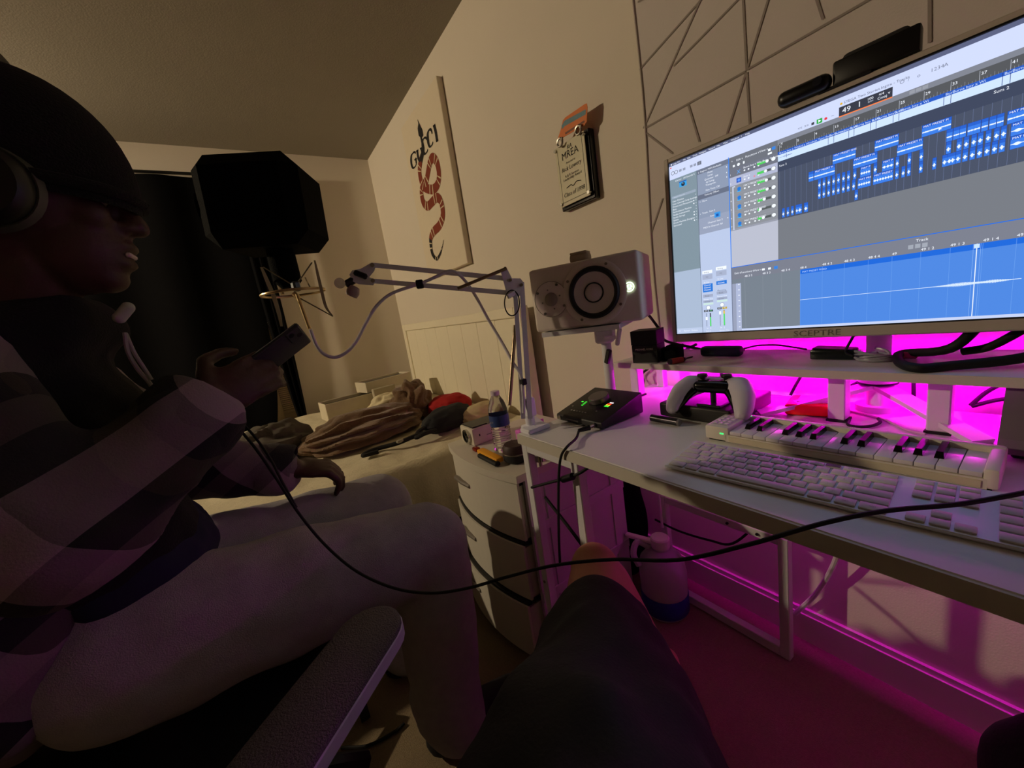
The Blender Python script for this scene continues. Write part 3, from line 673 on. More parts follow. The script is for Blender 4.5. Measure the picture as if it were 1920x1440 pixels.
put('indicator_light', MB().bx(.046, .052, .0842, .0862, .0310, .0314), gr, t, local=True); put('indicator_light', MB().bx(.030, .037, -.0008, .0002, .016, .0185), gr, t, local=True)
ww = (PWD-.014-.047)/15; wkm = M('white_piano_key', (224,216,220), .3, var=.02); bkm = M('black_piano_key', (14,10,16), .12)
wmesh = mesh_of('white_key', MB().bx(.0004, ww-.0004, 0, .079, .0, .0065, .0008, 2), None, True); wmesh.materials.append(wkm)
bmesh_ = mesh_of('black_key', MB().add([V(p) for p in [(0,0,0),(.0098,0,0),(.0098,.052,0),(0,.052,0),(.0014,.006,.0082),(.0084,.006,.0082),(.0084,.052,.0082),(.0014,.052,.0082)]], [(0,1,5,4),(1,2,6,5),(2,3,7,6),(3,0,4,7),(4,5,6,7),(3,2,1,0)])); bmesh_.materials.append(bkm)
for i in range(15):
    o = bpy.data.objects.new('white_key', wmesh); COL.objects.link(o); o.parent = t; o.location = (.047+i*ww, .002, .0165)
    if i < 14 and i % 7 not in (2, 6):
        o = bpy.data.objects.new('black_key', bmesh_); COL.objects.link(o); o.parent = t; o.location = (.047+(i+1)*ww-.0049, .0285, .0232)
lg = MB(); text_into(lg, 'MIDI CONTROLLER', .005, (.19,.0875,.0312), (1,0,0), (0,1,0), 'CENTER'); put('lettering', lg, grey_pl, t, local=True)

# ================================================================== audio interface
ix0, ix1, iy0, iy1 = .634, .790, .636, .802
t = thing('audio_interface', 'black wedge-shaped audio interface with a big volume knob and green meters', 'audio interface', (.71,.72,DZ))
zf, zr = .020, .058
w_ = [V(p) for p in [(ix0,iy1,DZ+.003),(ix0,iy0,DZ+.003),(ix1,iy0,DZ+.003),(ix1,iy1,DZ+.003),(ix0,iy1,DZ+zf),(ix0,iy0,DZ+zf),(ix1,iy0,DZ+zr),(ix1,iy1,DZ+zr)]]
bm = bmesh.new(); vs_ = [bm.verts.new(p) for p in w_]
for q in [(0,1,2,3),(4,5,6,7),(0,1,5,4),(1,2,6,5),(2,3,7,6),(3,0,4,7)]: bm.faces.new([vs_[i] for i in q])
bmesh.ops.recalc_face_normals(bm, faces=bm.faces[:]); bmesh.ops.bevel(bm, geom=bm.edges[:], offset=.004, segments=2, profile=.5, affect='EDGES'); bm.verts.index_update()
b_ = MB().add([v.co.copy() for v in bm.verts], [[v.index for v in f.verts] for f in bm.faces]); bm.free()
put('case', b_, M('black_anodised', (20,19,20), .5, var=.1), t, smooth=True)
nu = V((0,-1,0)); nv = V((ix1-ix0,0,zr-zf)).normalized(); nn = nu.cross(nv).normalized()
def ip(a, b, h=.0006): return V((ix0,iy1,DZ+zf)) + nu*a + nv*b + nn*h      # a from the left edge, b from the front edge
kb = MB().lathe([(0,0),(.027,0),(.027,.014),(.0255,.0155),(0,.0155)], ip(.078,.094,0), nn, 36)
kn = put('volume_knob', kb, M('knob_grey', (104,98,96), .35, metal=.4), t, smooth=True); put('knob_skirt', MB().lathe([(0,-.002),(.030,-.002),(.030,.002),(0,.002)], ip(.078,.094,0), nn, 36), black_pl, kn, smooth=True)
def chip(name, a, b, wa, wb, m, h=.0008): put(name, MB().add([ip(a-wa,b-wb,h), ip(a+wa,b-wb,h), ip(a+wa,b+wb,h), ip(a-wa,b+wb,h)], [(0,1,2,3)]), m, t)
gE, rE, yE, wE = EM('meter_green', (70,255,60), 1.2), EM('meter_red', (255,60,30), 1.2), EM('meter_yellow', (255,230,60), 1.2), EM('meter_white', (255,240,245), 1.1)
chip('meter_light', .031, .075, .0035, .0022, gE)
for k in range(4): chip('meter_light', .046-.0005*k, .058+.006*k, .003, .0016, gE)
for k in range(3):
    for j in range(2): chip('meter_light', .118+j*.0075, .071+.006*k, .003, .0022, (gE,yE,rE)[k])
chip('meter_light', .124, .0895, .006, .0022, wE)
wd_ = M('white_print', (190,184,180), .6)
for k in range(6): chip('button_mark', .034+.0105*k, .028, .0028, .0018, wd_)
chip('button_mark', .020, .047, .0022, .0018, wd_); chip('button_mark', .112, .043, .0028, .0018, wd_); chip('button_mark', .098, .148, .012, .0016, M('dim_print', (70,66,66), .6))
put('front_jack', MB().cyl((ix0-.003,iy1-.014,DZ+.0115), (ix0+.002,iy1-.014,DZ+.0115), .006), chrome, t, smooth=True)
put('front_badge', MB().bx(ix0-.0006, ix0+.001, iy1-.085, iy1-.040, DZ+.009, DZ+.0125), M('badge_grey', (92,86,82), .4), t)
pj = V((ix0-.001, iy0+.022, DZ+.011))
put('front_jack', MB().cyl(pj+V((-.002,0,0)), pj+V((.003,0,0)), .0065), dark_pl, t, smooth=True)

# headphone plug and its cable, hanging over the desk edge
cb = black_rub
t = thing('headphone_cable', 'black headphone cable hanging from the audio interface over the desk edge', 'cable', pj)
put('metal_tip', MB().cyl(pj+V((-.003,0,0)), pj+V((-.018,.0,0)), .004), M('rose_metal', (190,150,140), .3, metal=1), t, smooth=True)
put('plug', MB().cyl(pj+V((-.018,0,0)), pj+V((-.046,.008,-.001)), .0072, .0045), black_pl, t, smooth=True)
put('wire', MB().tube([pj+V((-.045,.008,-.001)), onz(1080,822,.746), onz(1063,838,.748), onx(1052,856,.497), onx(1048,890,.49), onx(1047,950,.485), onx(1048,1010,.48), onx(1050,1056,.475)], .0030, 8), cb, t, smooth=True)

# small dark cylinder (vape) on the desk
p0, p1 = onz(1222,783,DZ+.009), onz(1272,792,DZ+.009)
t = thing('vape_pen', 'short dark metal cylinder lying on the desk beside the audio interface', 'vape', p0)
put('tube', MB().cyl(p0, p1, .0085, n=20), M('gunmetal', (48,46,50), .25, metal=.7), t, smooth=True)
put('end_cap', MB().cyl(p1, p1+(p1-p0).normalized()*.004, .0086, .0070, n=20), grey_pl, t, smooth=True)

# small computer box with the game controller on it
t = thing('mini_computer', 'flat dark grey mini computer under the game controller', 'computer', (.88,.50,DZ))
put('case', MB().box((.882,.500,DZ+.020), (.19,.172,.034), None, .005, 3), M('space_grey', (52,50,48), .45, metal=.35), t, smooth=True)
put('foot', MB().cyl((.882,.500,DZ), (.882,.500,DZ+.004), .07), black_rub, t)
put('power_light', MB().ell((.7868,.438,DZ+.012), .0016), EM('white_indicator', (255,250,245), 3), t)
single('round_puck', MB().lathe([(0,0),(.0125,0),(.0125,.009),(.0115,.010),(0,.010)], onz(1391,783,DZ), n=24), M('puck_grey', (60,54,60), .4), 'small dark round puck between mini computer and piano keyboard', 'puck', smooth=True)

gc = at(1337,733,.865); gdir = V((.12,-.99,0)).normalized(); gback = V((.99,.12,0)).normalized()
gm = Matrix(((gdir.x,gback.x,0,gc.x),(gdir.y,gback.y,0,gc.y),(0,0,1,gc.z),(0,0,0,1)))
t = thing('game_controller', 'white and black game controller propped on the mini computer', 'game controller', (0,0,0), mtx=gm)
shell = M('white_shell', (206,200,212), .45, var=.02)
def fing(side):
    q = MB()
    ctl = [((.030,.018,.010),.021),((.052,.006,.008),.0255),((.066,-.014,-.004),.0235),((.073,-.034,-.022),.0195),((.074,-.046,-.034),.0155)]
    q.chain([(V((side*p[0],p[1],p[2])), r) for p, r in ctl], n=16); return q
for s_ in (-1, 1):
    q = fing(s_); o = blob('grip', MB().add([gm @ p for p in q.v], q.f), shell, t, voxel=.0045, smooth=5)
put('front_panel', MB().box((0,.004,.010), (.082,.040,.026), None, .011, 4), M('piano_black', (8,8,9), .16), t, smooth=True, local=True)
put('touchpad', MB().box((0,.028,.022), (.060,.030,.006), None, .0025, 2), shell, t, smooth=True, local=True)
for s_ in (-1, 1):
    st = put('thumb_stick', MB().cyl((s_*.026,.010,.022), (s_*.026,.010,.031), .0065).lathe([(0,.030),(.0105,.030),(.0115,.033),(.0105,.036),(.004,.0345),(0,.034)], (s_*.026,.010,0)), black_pl, t, smooth=True, local=True)
    put('stick_socket', MB().lathe([(.0125,.020),(.0135,.0245),(.0105,.0245),(.009,.021)], (s_*.026,.010,0), cap=False), M('piano_black',(0,0,0)), t, smooth=True, local=True)
    q = MB().tube([V((s_*.036,-.012,.004)), V((s_*.046,-.020,-.006)), V((s_*.060,-.034,-.026)), V((s_*.070,-.048,-.042))], .0085, 10); put('inner_grip', q, M('piano_black',(0,0,0)), t, smooth=True, local=True)
put('trigger_pair', MB().box((-.052,.034,.004), (.026,.016,.018), None, .005, 2), black_pl, t, smooth=True, local=True); put('trigger_pair', MB().box((.052,.034,.004), (.026,.016,.018), None, .005, 2), black_pl, t, smooth=True, local=True)
zt_ = DZ+.037
t = thing('controller_stand', 'small dark prong stand holding up the game controller', 'stand', (gc.x, gc.y, zt_))
put('post', MB().cyl((gc.x,gc.y,zt_), (gc.x,gc.y,gc.z-.004), .006), dark_pl, t, smooth=True); put('base', MB().box((gc.x,gc.y,zt_+.003), (.05,.055,.006), None, .002), dark_pl, t)

# red-orange case and loose cable loop behind the piano keyboard
c = onz(1513,782,DZ); t = thing('orange_case', 'bright orange-red case with a pale lid behind the piano keyboard', 'case', (c.x+.04,c.y,DZ))
put('shell', MB().box((c.x+.045, c.y, DZ+.013), (.085,.098,.024), Matrix.Rotation(.2,3,'Z'), .006, 3), M('signal_orange', (255,52,16), .45), t, smooth=True)
put('pale_insert', MB().box((c.x+.050, c.y, DZ+.0262), (.055,.062,.003), Matrix.Rotation(.2,3,'Z'), .001), M('pale_pink_paper', (226,190,214), .6), t)
put('wing_mark', MB().box((c.x+.048, c.y, DZ+.0281), (.012,.03,.0006), Matrix.Rotation(.2,3,'Z')), M('red_mark', (180,30,70), .6), t)
def cable(label, pts, r=.003, m=None, name='cable', n=8, grp=None): return single(name, MB().tube(pts, r, n), m or cb, label, 'cable', grp, smooth=True)
cable('small black cable loop on the desk behind the piano keyboard', [onz(1592,788,DZ+.004), onz(1590,796,DZ+.004), onz(1605,800,DZ+.004), onz(1632,799,DZ+.004), onz(1650,792,DZ+.004), onz(1647,785,DZ+.004)], .0028)
cable('thin pale cable snaking from the monitor stand foot to the piano keyboard', [onz(1590,770,DZ+.0025), onz(1625,778,DZ+.0025), onz(1660,788,DZ+.0025), onz(1700,806,DZ+.0025), onz(1735,814,DZ+.0025)], .0022, M('pink_cable', (206,170,200), .5))
cable('thin white cable behind the mini computer', [onz(1400,742,DZ+.006), onz(1440,740,DZ+.006), onz(1475,742,DZ+.006), onz(1500,748,DZ+.006)], .0022, M('white_cable', (220,214,216), .5))

# grey unit at the right edge of the desk
c = onz(1905,862,DZ)
t = thing('desk_speaker', 'grey wedge desk speaker on a black foot at the right picture edge', 'speaker', (c.x+.05,c.y-.04,DZ))
gs = [(.0,.010),(.006,.030),(.045,.095),(.13,.095),(.13,.010)]
yy0 = onz(1868,838,DZ+.02).y
put('body', MB().prism(gs, (c.x-.01, yy0, DZ), (1,0,0), (0,0,1), .13), M('mauve_grey_plastic', (108,98,108), .6), t)
put('foot', MB().bx(c.x+.005, c.x+.11, yy0-.12, yy0-.012, DZ, DZ+.011, .002), black_rub, t)

# ================================================================== speaker on its clamp stand
sa = V((.146,-.258,0)).normalized(); sn = V((-sa.y*-1,0,0)); sn = V((sa.y, -sa.x, 0)); sn.normalize()   # sn points to the room
if sn.x > 0: sn = -sn
sc_ = at(1092,552,.985)
sm_ = Matrix(((sa.x,0,sn.x,sc_.x),(sa.y,0,sn.y,sc_.y),(0,1,0,sc_.z),(0,0,0,1)))
t = thing('studio_speaker', 'white studio speaker lying on its side above the audio interface', 'speaker', (0,0,0), mtx=sm_)
sw = M('speaker_white', (218,208,198), .55, var=.02)
put('cabinet', MB().box((0,0,-.105), (.286,.168,.205), None, .009, 3), sw, t, smooth=True, local=True)
Zv = (0,0,1)
wx, tx_ = .030, -.086
put('woofer_plate', MB().lathe([(.082,-.004),(.082,.001),(.078,.0035),(.066,.003),(.060,.001)], (wx,0,0), Zv, 48, False), sw, t, smooth=True, local=True)
put('surround', MB().lathe([(.066,.0005),(.064,.006),(.060,.009),(.055,.008),(.051,.003)], (wx,0,0), Zv, 48, False), M('black_surround', (14,14,15), .5), t, smooth=True, local=True)
put('tweeter_groove', MB().lathe([(.0455,.0018),(.0462,.0030),(.0470,.0018)], (tx_,0,0), Zv, 40, False), M('groove_grey', (150,140,130), .7), t, smooth=True, local=True)
put('cone', MB().lathe([(.0515,.0035),(.030,.0012),(.022,.0008)], (wx,0,0), Zv, 48, False), M('cone_white', (206,198,194), .6), t, smooth=True, local=True)
put('dust_cap', MB().lathe([(.0235,.0008),(.018,.0032),(.010,.0055),(0,.0062)], (wx,0,.0), Zv, 40), M('cone_white',(0,0,0)), t, smooth=True, local=True)
put('cap_ring', MB().lathe([(.0225,-.001),(.0225,.0034),(.0252,.0034),(.0252,-.001)], (wx,0,0), Zv, 40, False), M('black_surround',(0,0,0)), t, smooth=True, local=True)
put('tweeter_plate', MB().lathe([(.046,-.002),(.046,.002),(.042,.0026),(.032,.0015),(.018,.0002)], (tx_,0,0), Zv, 40, False), sw, t, smooth=True, local=True)
put('tweeter_dome', MB().lathe([(.0185,.0),(.016,.0035),(.009,.0062),(0,.0072)], (tx_,0,-.001), Zv, 32), M('dome_grey', (150,140,128), .6), t, smooth=True, local=True)
for cx_, rr in ((wx,.074),(tx_,.041)):
    for k in range(4): a = PI/4+k*PI/2+.25; put('screw', MB().cyl((cx_+rr*math.cos(a), rr*math.sin(a), .0), (cx_+rr*math.cos(a), rr*math.sin(a), .005), .0036, n=10), steel, t, smooth=True, local=True)
for k in range(4): a = PI/2*k+.25; put('screw', MB().cyl((tx_+.026*math.cos(a), .026*math.sin(a), -.004), (tx_+.026*math.cos(a), .026*math.sin(a), .0015), .0022, n=8), steel, t, smooth=True, local=True)
lgE = EM('logo_glow', (226,255,214), 2.2)
put('logo_light', MB().lathe([(.0118,.0),(.0118,.0012),(.0096,.0012),(.0096,.0)], (.117,.0,.0), Zv, 28, False).lathe([(0,.0008),(.0068,.0008),(.0068,.0)], (.117,0,0), Zv, 20), lgE, t, local=True, label='round glowing logo'); 
for k in range(3):
    a = k*2*PI/3+PI/2; put('logo_fork', MB().bx(-.0005,.0005,0,.0088,.0012,.0016), M('logo_dark', (90,110,84), .5), t, local=True).matrix_local = Matrix.Translation((.117,0,0)) @ Matrix.Rotation(k*2*PI/3, 4, 'Z')
put('rear_port_rim', MB().lathe([(.03,0),(.03,.004),(.02,.004)], (0,0,-.2085), (0,0,-1), 24), black_pl, t, local=True)
# clamp stand below
pc = sm_ @ V((.02,-.10,-.11)); ped = V((pc.x, pc.y, 0))
t = thing('speaker_stand', 'white clamp stand carrying the studio speaker at the desk corner', 'speaker stand', (pc.x,pc.y,DZ))
put('tray', MB().add([sm_ @ V(p) for p in [(-.125,-.098,-.21),(.085,-.098,-.21),(.085,-.098,.004),(-.125,-.098,.004),(-.125,-.086,-.21),(.085,-.086,-.21),(.085,-.086,.004),(-.125,-.086,.004)]], [(0,1,2,3),(7,6,5,4),(0,4,5,1),(1,5,6,2),(2,6,7,3),(3,7,4,0)]), white_mt, t)
put('tilt_bracket', MB().box((pc.x,pc.y,pc.z-.022), (.05,.05,.04), Matrix.Rotation(.5,3,'Z'), .006), white_mt, t)
kp = pc + sa*.035 + sn*.03 + V((0,0,-.026))
put('wing_knob', MB().cyl(kp-sa*.03, kp, .005).box(kp+sa*.008, (.012,.012,.05), Matrix.Rotation(.5,3,'Z') @ Matrix.Rotation(.25,3,'X'), .005, 2), white_pl, t, smooth=True)
put('pole', MB().cyl((pc.x,pc.y,DZ+.0), (pc.x,pc.y,pc.z-.04), .014, n=20), white_mt, t, smooth=True)
q = V((pc.x,pc.y,0)) + sn*.018 + sa*.006
put('tension_tab', MB().box((q.x,q.y,.885), (.012,.014,.042), Matrix.Rotation(.35,3,'X'), .002), black_pl, t)
put('clamp_plate', MB().box((pc.x,pc.y,DZ+.006), (.07,.07,.012), None, .003), white_mt, t)
# grey object on top of the speaker
tp = sm_ @ V((-.02,.084,-.09))
o = thing('small_pouch', 'small beige pouch sitting on top of the studio speaker', 'pouch', tp)
put('pouch', MB().box(tp+V((0,0,.014)), (.04,.055,.028), Matrix.Rotation(.5,3,'Z'), .011, 3), M('beige_pouch', (176,158,138), .8), o, smooth=True)
put('flap', MB().box(tp+V((0,0,.027)), (.042,.046,.006), Matrix.Rotation(.5,3,'Z'), .0025, 2), M('beige_pouch',(0,0,0)), o, smooth=True)
cable('black power cable running from the studio speaker behind the monitor', [sm_ @ V((.11,-.06,-.215)), onx(1222,598,1.06), onx(1238,620,1.07), onx(1250,640,1.075), V((1.078,.60,.84)), V((1.078,.585,.77))], .0045)
cable('black cable dropping behind the shelf left end, left strand', [V((1.08,.70,.87)), onx(1190,695,1.08), onx(1197,720,1.08), onx(1208,744,1.08)], .0042, grp='cables behind the shelf')
cable('black cable dropping behind the shelf left end, right strand', [V((1.085,.66,.87)), onx(1210,695,1.085), onx(1207,715,1.085), onx(1203,735,1.085)], .0042, grp='cables behind the shelf')
for lab, pts in (('thick black cable arching behind the right monitor stand leg', [(1820,760),(1850,735),(1890,715),(1935,700)]),('thin black cable below the arching cable at the right', [(1822,762),(1860,752),(1900,746),(1950,742)]),('black cable slanting behind the orange case', [(1480,745),(1492,722),(1505,700),(1512,688)]),('black cable slanting beside the monitor stand collar', [(1590,726),(1610,716),(1625,706),(1640,690)]),('black cable hanging straight right of the monitor stand collar', [(1713,745),(1713,725),(1712,700),(1712,690)])):
    cable(lab, [onx(a, b, 1.098) for a, b in pts], .0035, grp='cables along the wall')
#MARK_SHELFITEMS
# ================================================================== things on the shelf
p = onz(1186,680,SZ); 
e0, e1 = onz(1187,681,SZ), onz(1234,680,SZ); dv = (e1-e0); wl = dv.length; dv.normalize(); dn = V((-dv.y,dv.x,0)); dn = -dn if dn.x < 0 else dn
bmx = Matrix(((dv.x,dn.x,0,e0.x),(dv.y,dn.y,0,e0.y),(0,0,1,SZ),(0,0,0,1)))
t = thing('gift_box', 'black square box printed MICHAEL KORS at the left end of the shelf', 'box', (0,0,0), mtx=bmx)
bh = (onx(1182,624,e0.x).z+onx(1231,615,e1.x).z)/2-SZ-.001
put('base', MB().bx(0, wl, 0, .055, 0, bh*.55, .001), M('black_card', (20,19,24), .55), t, local=True)
put('lid', MB().bx(-.0008, wl+.0008, -.0008, .0558, bh*.56, bh, .001), M('black_card',(0,0,0)), t, local=True)
lg = MB(); text_into(lg, 'MICHAEL KORS', .0072, (wl/2,-.0012,bh*.40), (1,0,0), (0,0,1), 'CENTER', sx=1.0); put('lettering', lg, M('silver_print', (236,226,210), .5), t, local=True)
p = onz(1250,678,SZ)
t = thing('black_pouch', 'black folded pouch lying on the shelf beside the printed box', 'pouch', p)
put('body', MB().box(p+V((.025,-.002,.019)), (.05,.044,.037), Matrix.Rotation(.15,3,'Z'), .006, 2), blk_cloth, t, smooth=True); put('flap', MB().box(p+V((.02,-.012,.034)), (.045,.03,.008), Matrix.Rotation(.15,3,'Z') @ Matrix.Rotation(.5,3,'X'), .003, 2), blk_cloth, t, smooth=True)
p0, p1, p2 = onz(1258,678,SZ+.0075), onz(1280,674,SZ+.0075), onz(1298,669,SZ+.005)
t = thing('screwdriver', 'short screwdriver with an orange handle on the shelf', 'screwdriver', p0)
put('handle', MB().cyl(p0, p1, .0078, .007, n=10), M('burnt_orange', (170,62,34), .45), t, smooth=True); put('end_cap', MB().cyl(p0-(p1-p0).normalized()*.006, p0, .007, .0078, n=10), black_pl, t, smooth=True)
put('ferrule', MB().cyl(p1, p1.lerp(p2,.35), .007, .0026, n=10), black_pl, t, smooth=True); put('shaft', MB().cyl(p1.lerp(p2,.3), p2, .0022, n=8), black_pl, t, smooth=True)
p0, p1 = onz(1308,670,SZ), onz(1389,668,SZ); d = (p1-p0)
t = thing('power_bank', 'dark teal rounded power bank on the shelf below the monitor', 'power bank', p0.lerp(p1,.5))
put('body', MB().box(p0.lerp(p1,.5)+V((.014,0,.0125)), (.028,d.length,.025), Matrix.Rotation(math.atan2(-d.x,-d.y)*-1+PI if 0 else 0.0,3,'Z'), .008, 4), M('dark_teal', (20,44,62), .45), t, smooth=True)
put('end_port', MB().box(p1+V((.014,-.0008,.0125)), (.009,.002,.004)), black_pl, t)
p0, p1 = onz(1516,678,SZ), onz(1600,673,SZ); d = (p1-p0)
t = thing('power_brick', 'black power brick wrapped in film on the shelf', 'power adapter', p0.lerp(p1,.5))
put('brick', MB().box(p0.lerp(p1,.5)+V((.018,0,.011)), (.036,d.length,.020), Matrix.Rotation(.05,3,'Z'), .003, 2), M('glossy_black_film', (12,22,24), .2), t, smooth=True)
put('film', MB().box(p0.lerp(p1,.5)+V((.018,0,.0216)), (.034,d.length*.9,.003), Matrix.Rotation(.05,3,'Z') @ Matrix.Rotation(.06,3,'X'), .001), M('glossy_black_film',(0,0,0)), t)
cable('thin black cable looping behind the power bank', [onz(1390,655,SZ+.012), onz(1420,648,SZ+.01), onz(1455,647,SZ+.012), onz(1480,650,SZ+.006), onz(1512,655,SZ+.012)], .002)
cable('black cable rising from the power brick to the monitor', [onz(1600,668,SZ+.012), V((.95,.27,.875)), V((.955,.262,.90)), V((.96,.25,.93))], .0022)
p = onz(1640,672,SZ+.004)
cb_ = MB()
for k in range(5): cb_.tube([p+V((.022*math.cos(q*PI/5)+.003*k, .026*math.sin(q*PI/5)+.002*k, .0035*k*(.6+.4*math.sin(q+k)))) for q in range(11)], .0026, 6, 3)
single('coiled_cable', cb_, M('grey_clear_cable', (150,150,160), .3), 'coil of pale grey cable on the shelf under the monitor', 'cable', smooth=True)
cable('thick black cable loop drooping along the shelf at the right', [V((.95,.10,.925)), V((.93,.13,.885)), onz(1700,662,SZ+.008), onz(1683,668,SZ+.008), onz(1690,682,SZ+.008), onz(1720,690,SZ+.008), onz(1770,687,SZ+.008), V((.92,.045,.878)), V((.95,.02,.92))], .0075, n=10)
cable('second thick black cable crossing above the loop on the shelf', [V((.955,.12,.875)), V((.95,.09,.885)), V((.96,.055,.915))], .0065, n=10)
single('white_connector', MB().box(onz(1705,666,SZ+.006), (.01,.022,.011), None, .002), M('pink_plug', (214,90,130), .5), 'small pink plug beside the thick cable loop', 'plug')
single('usb_stick', MB().box(V((.945,.262,.9135)), (.012,.018,.005), None, .001), EM('blue_indicator', (30,110,255), 1.0), 'small blue glowing plug under the monitor edge', 'plug')

# ================================================================== drawer tower
dx0, dx1, dy0, dy1, dzt = .505, .905, .842, 1.288, .612
t = thing('drawer_tower', 'white plastic drawer tower with curved fronts at the end of the desk', 'drawers', ((dx0+dx1)/2,(dy0+dy1)/2,0))
tow = M('tower_white', (212,206,192), .5, var=.02)
def bow(x_off, ya, yb, bul, n=14):   # bowed front edge seen from above
    return [(x_off - bul*(1-(2*i/n-1)**2), ya+(yb-ya)*i/n) for i in range(n+1)]
put('top', MB().prism([(dx1,dy0)]+bow(dx0-.006,dy0,dy1,.036)+[(dx1,dy1)], (0,0,dzt-.022), (1,0,0), (0,1,0), .022), tow, t)
put('side_panel', MB().bx(dx0+.02, dx1, dy0, dy0+.012, .02, dzt-.022), M('tower_side', (206,200,204), .45, var=.02), t); put('side_panel', MB().bx(dx0+.02, dx1, dy1-.012, dy1, .02, dzt-.022), M('tower_side',(0,0,0)), t)
put('back_panel', MB().bx(dx1-.008, dx1, dy0+.012, dy1-.012, .02, dzt-.022), tow, t)
for k in range(3): put('side_rib', MB().bx(dx0+.08+k*.13, dx0+.11+k*.13, dy0-.004, dy0, .04, dzt-.05, .001), M('tower_side',(0,0,0)), t)
put('side_rail', MB().bx(dx0+.02, dx1, dy0-.005, dy0, .42, .45, .001), M('tower_side',(0,0,0)), t); put('side_rail', MB().bx(dx0+.02, dx1, dy0-.005, dy0, .20, .23, .001), M('tower_side',(0,0,0)), t)
put('foot_rail', MB().prism([(dx1,dy0)]+bow(dx0+.004,dy0,dy1,.03)+[(dx1,dy1)], (0,0,0), (1,0,0), (0,1,0), .024), tow, t)
for k in range(3):
    z1_ = dzt-.030-k*.188; z0_ = z1_-.176; out = (0,.012,.030)[k]
    fr = bow(dx0-out,dy0+.014,dy1-.008,.034); bk = [(x+.008,y) for x, y in fr][::-1]
    dr = put('drawer', MB().prism(fr+bk, (0,0,z0_), (1,0,0), (0,1,0), z1_-z0_), tow, t)
    put('drawer_box', MB().bx(dx0-out+.012, dx1-.06, dy0+.02, dy0+.026, z0_, z1_-.012).bx(dx0-out+.012, dx1-.06, dy1-.026, dy1-.02, z0_, z1_-.012).bx(dx0-out+.012, dx1-.06, dy0+.02, dy1-.02, z0_, z0_+.004), tow, dr)
    put('gap_shade_strip', MB().prism([(x+.006,y) for x, y in fr]+[(x+.02,y) for x, y in fr][::-1], (0,0,z1_), (1,0,0), (0,1,0), .010), black_pl, dr, label='black strip painting the shade in the gap above the drawer')  # solid black strip stands in for the shade above each drawer
    yh = 1.155; xh = dx0-out-.034*(1-(2*(yh-dy0-.014)/(dy1-dy0-.022)-1)**2)
    hp = [V((xh-.006+.004*abs(s_), yh+s_*.055, z0_+.105)) for s_ in (-1,-.5,0,.5,1)]
    put('handle', MB().tube(hp, .0085, 8, 4), M('handle_grey', (120,112,104), .4), dr, smooth=True)

DT = dzt
# projector
t = thing('mini_projector', 'white mini projector with a round lens on the drawer tower', 'projector', onz(900,838,DT))
pl, pr_ = onz(884,838,DT), onz(922,847,DT); xx0 = pl.x-.004; 
pj0 = V((.545,1.185,DT))
put('body', MB().bx(.545, .67, 1.165, 1.262, DT, DT+.062, .006, 2), M('projector_white', (220,212,194), .4), t, smooth=True)
put('top_panel', MB().bx(.552, .664, 1.172, 1.256, DT+.062, DT+.066, .001), black_pl, t)
put('lens_ring', MB().lathe([(.026,0),(.026,.008),(.021,.009),(.021,.003),(0,.003)], (.545,1.206,DT+.030), (-1,0,0), 28), chrome, t, smooth=True)
put('lens', MB().lathe([(.0205,.003),(.012,.007),(0,.0085)], (.545,1.206,DT+.030), (-1,0,0), 24), M('lens_black', (10,12,14), .06), t, smooth=True)
put('focus_dial', MB().bx(.570,.574,1.1635,1.165,DT+.030,DT+.038), black_pl, t); put('badge', MB().bx(.60,.625,1.1642,1.165,DT+.026,DT+.0285), grey_pl, t)
# bottle
bp_ = V((.592,1.045,DT)); t = thing('water_bottle', 'clear plastic water bottle with a blue label on the drawer tower', 'bottle', bp_)
pet = M('clear_pet', (235,240,244), .06, trans=1., ior=1.25, var=0)
prof = [(0,.002),(.026,.0),(.031,.006)]
for k in range(9): prof += [(.0315,.012+k*.008),(.0295,.016+k*.008)]
prof += [(.0315,.086),(.0318,.125),(.031,.14),(.024,.165),(.0135,.184),(.0128,.192),(0,.192)]
put('body', MB().lathe(prof, bp_, n=32), pet, t, smooth=True)
put('label', MB().lathe([(.0322,.088),(.0324,.090),(.0324,.122),(.0322,.124)], bp_, n=32, cap=False), M('blue_label', (48,72,130), .4, var=.35, scale=60), t, smooth=True)
put('cap', MB().lathe([(.0145,.186),(.0145,.199),(.0135,.200),(0,.200)], bp_, n=28), M('white_cap', (214,200,214), .4), t, smooth=True)
put('label_lettering', (lambda m_: (text_into(m_, 'WATER', .010, bp_+V((-.034,-.006,.100)), V((.55,-.83,0)), V((0,0,1)), 'CENTER'), m_)[1])(MB()), M('white_print',(0,0,0)), t)
# pink package
t = thing('pink_package', 'pink plastic package with black lettering behind the water bottle', 'package', (.66,.97,DT))
put('pack', MB().bx(.612, .70, .965, .995, DT, DT+.072, .003), M('pink_plastic', (236,120,226), .5), t)
for k in range(5): put('print_mark', MB().bx(.625+k*.012, .632+k*.013, .9640, .9650, DT+.028+.004*(k%2), DT+.034+.005*(k%3)), ink, t)
put('hang_tab', MB().bx(.68, .71, .967, .972, DT+.072, DT+.086, .001), M('pink_plastic',(0,0,0)), t)
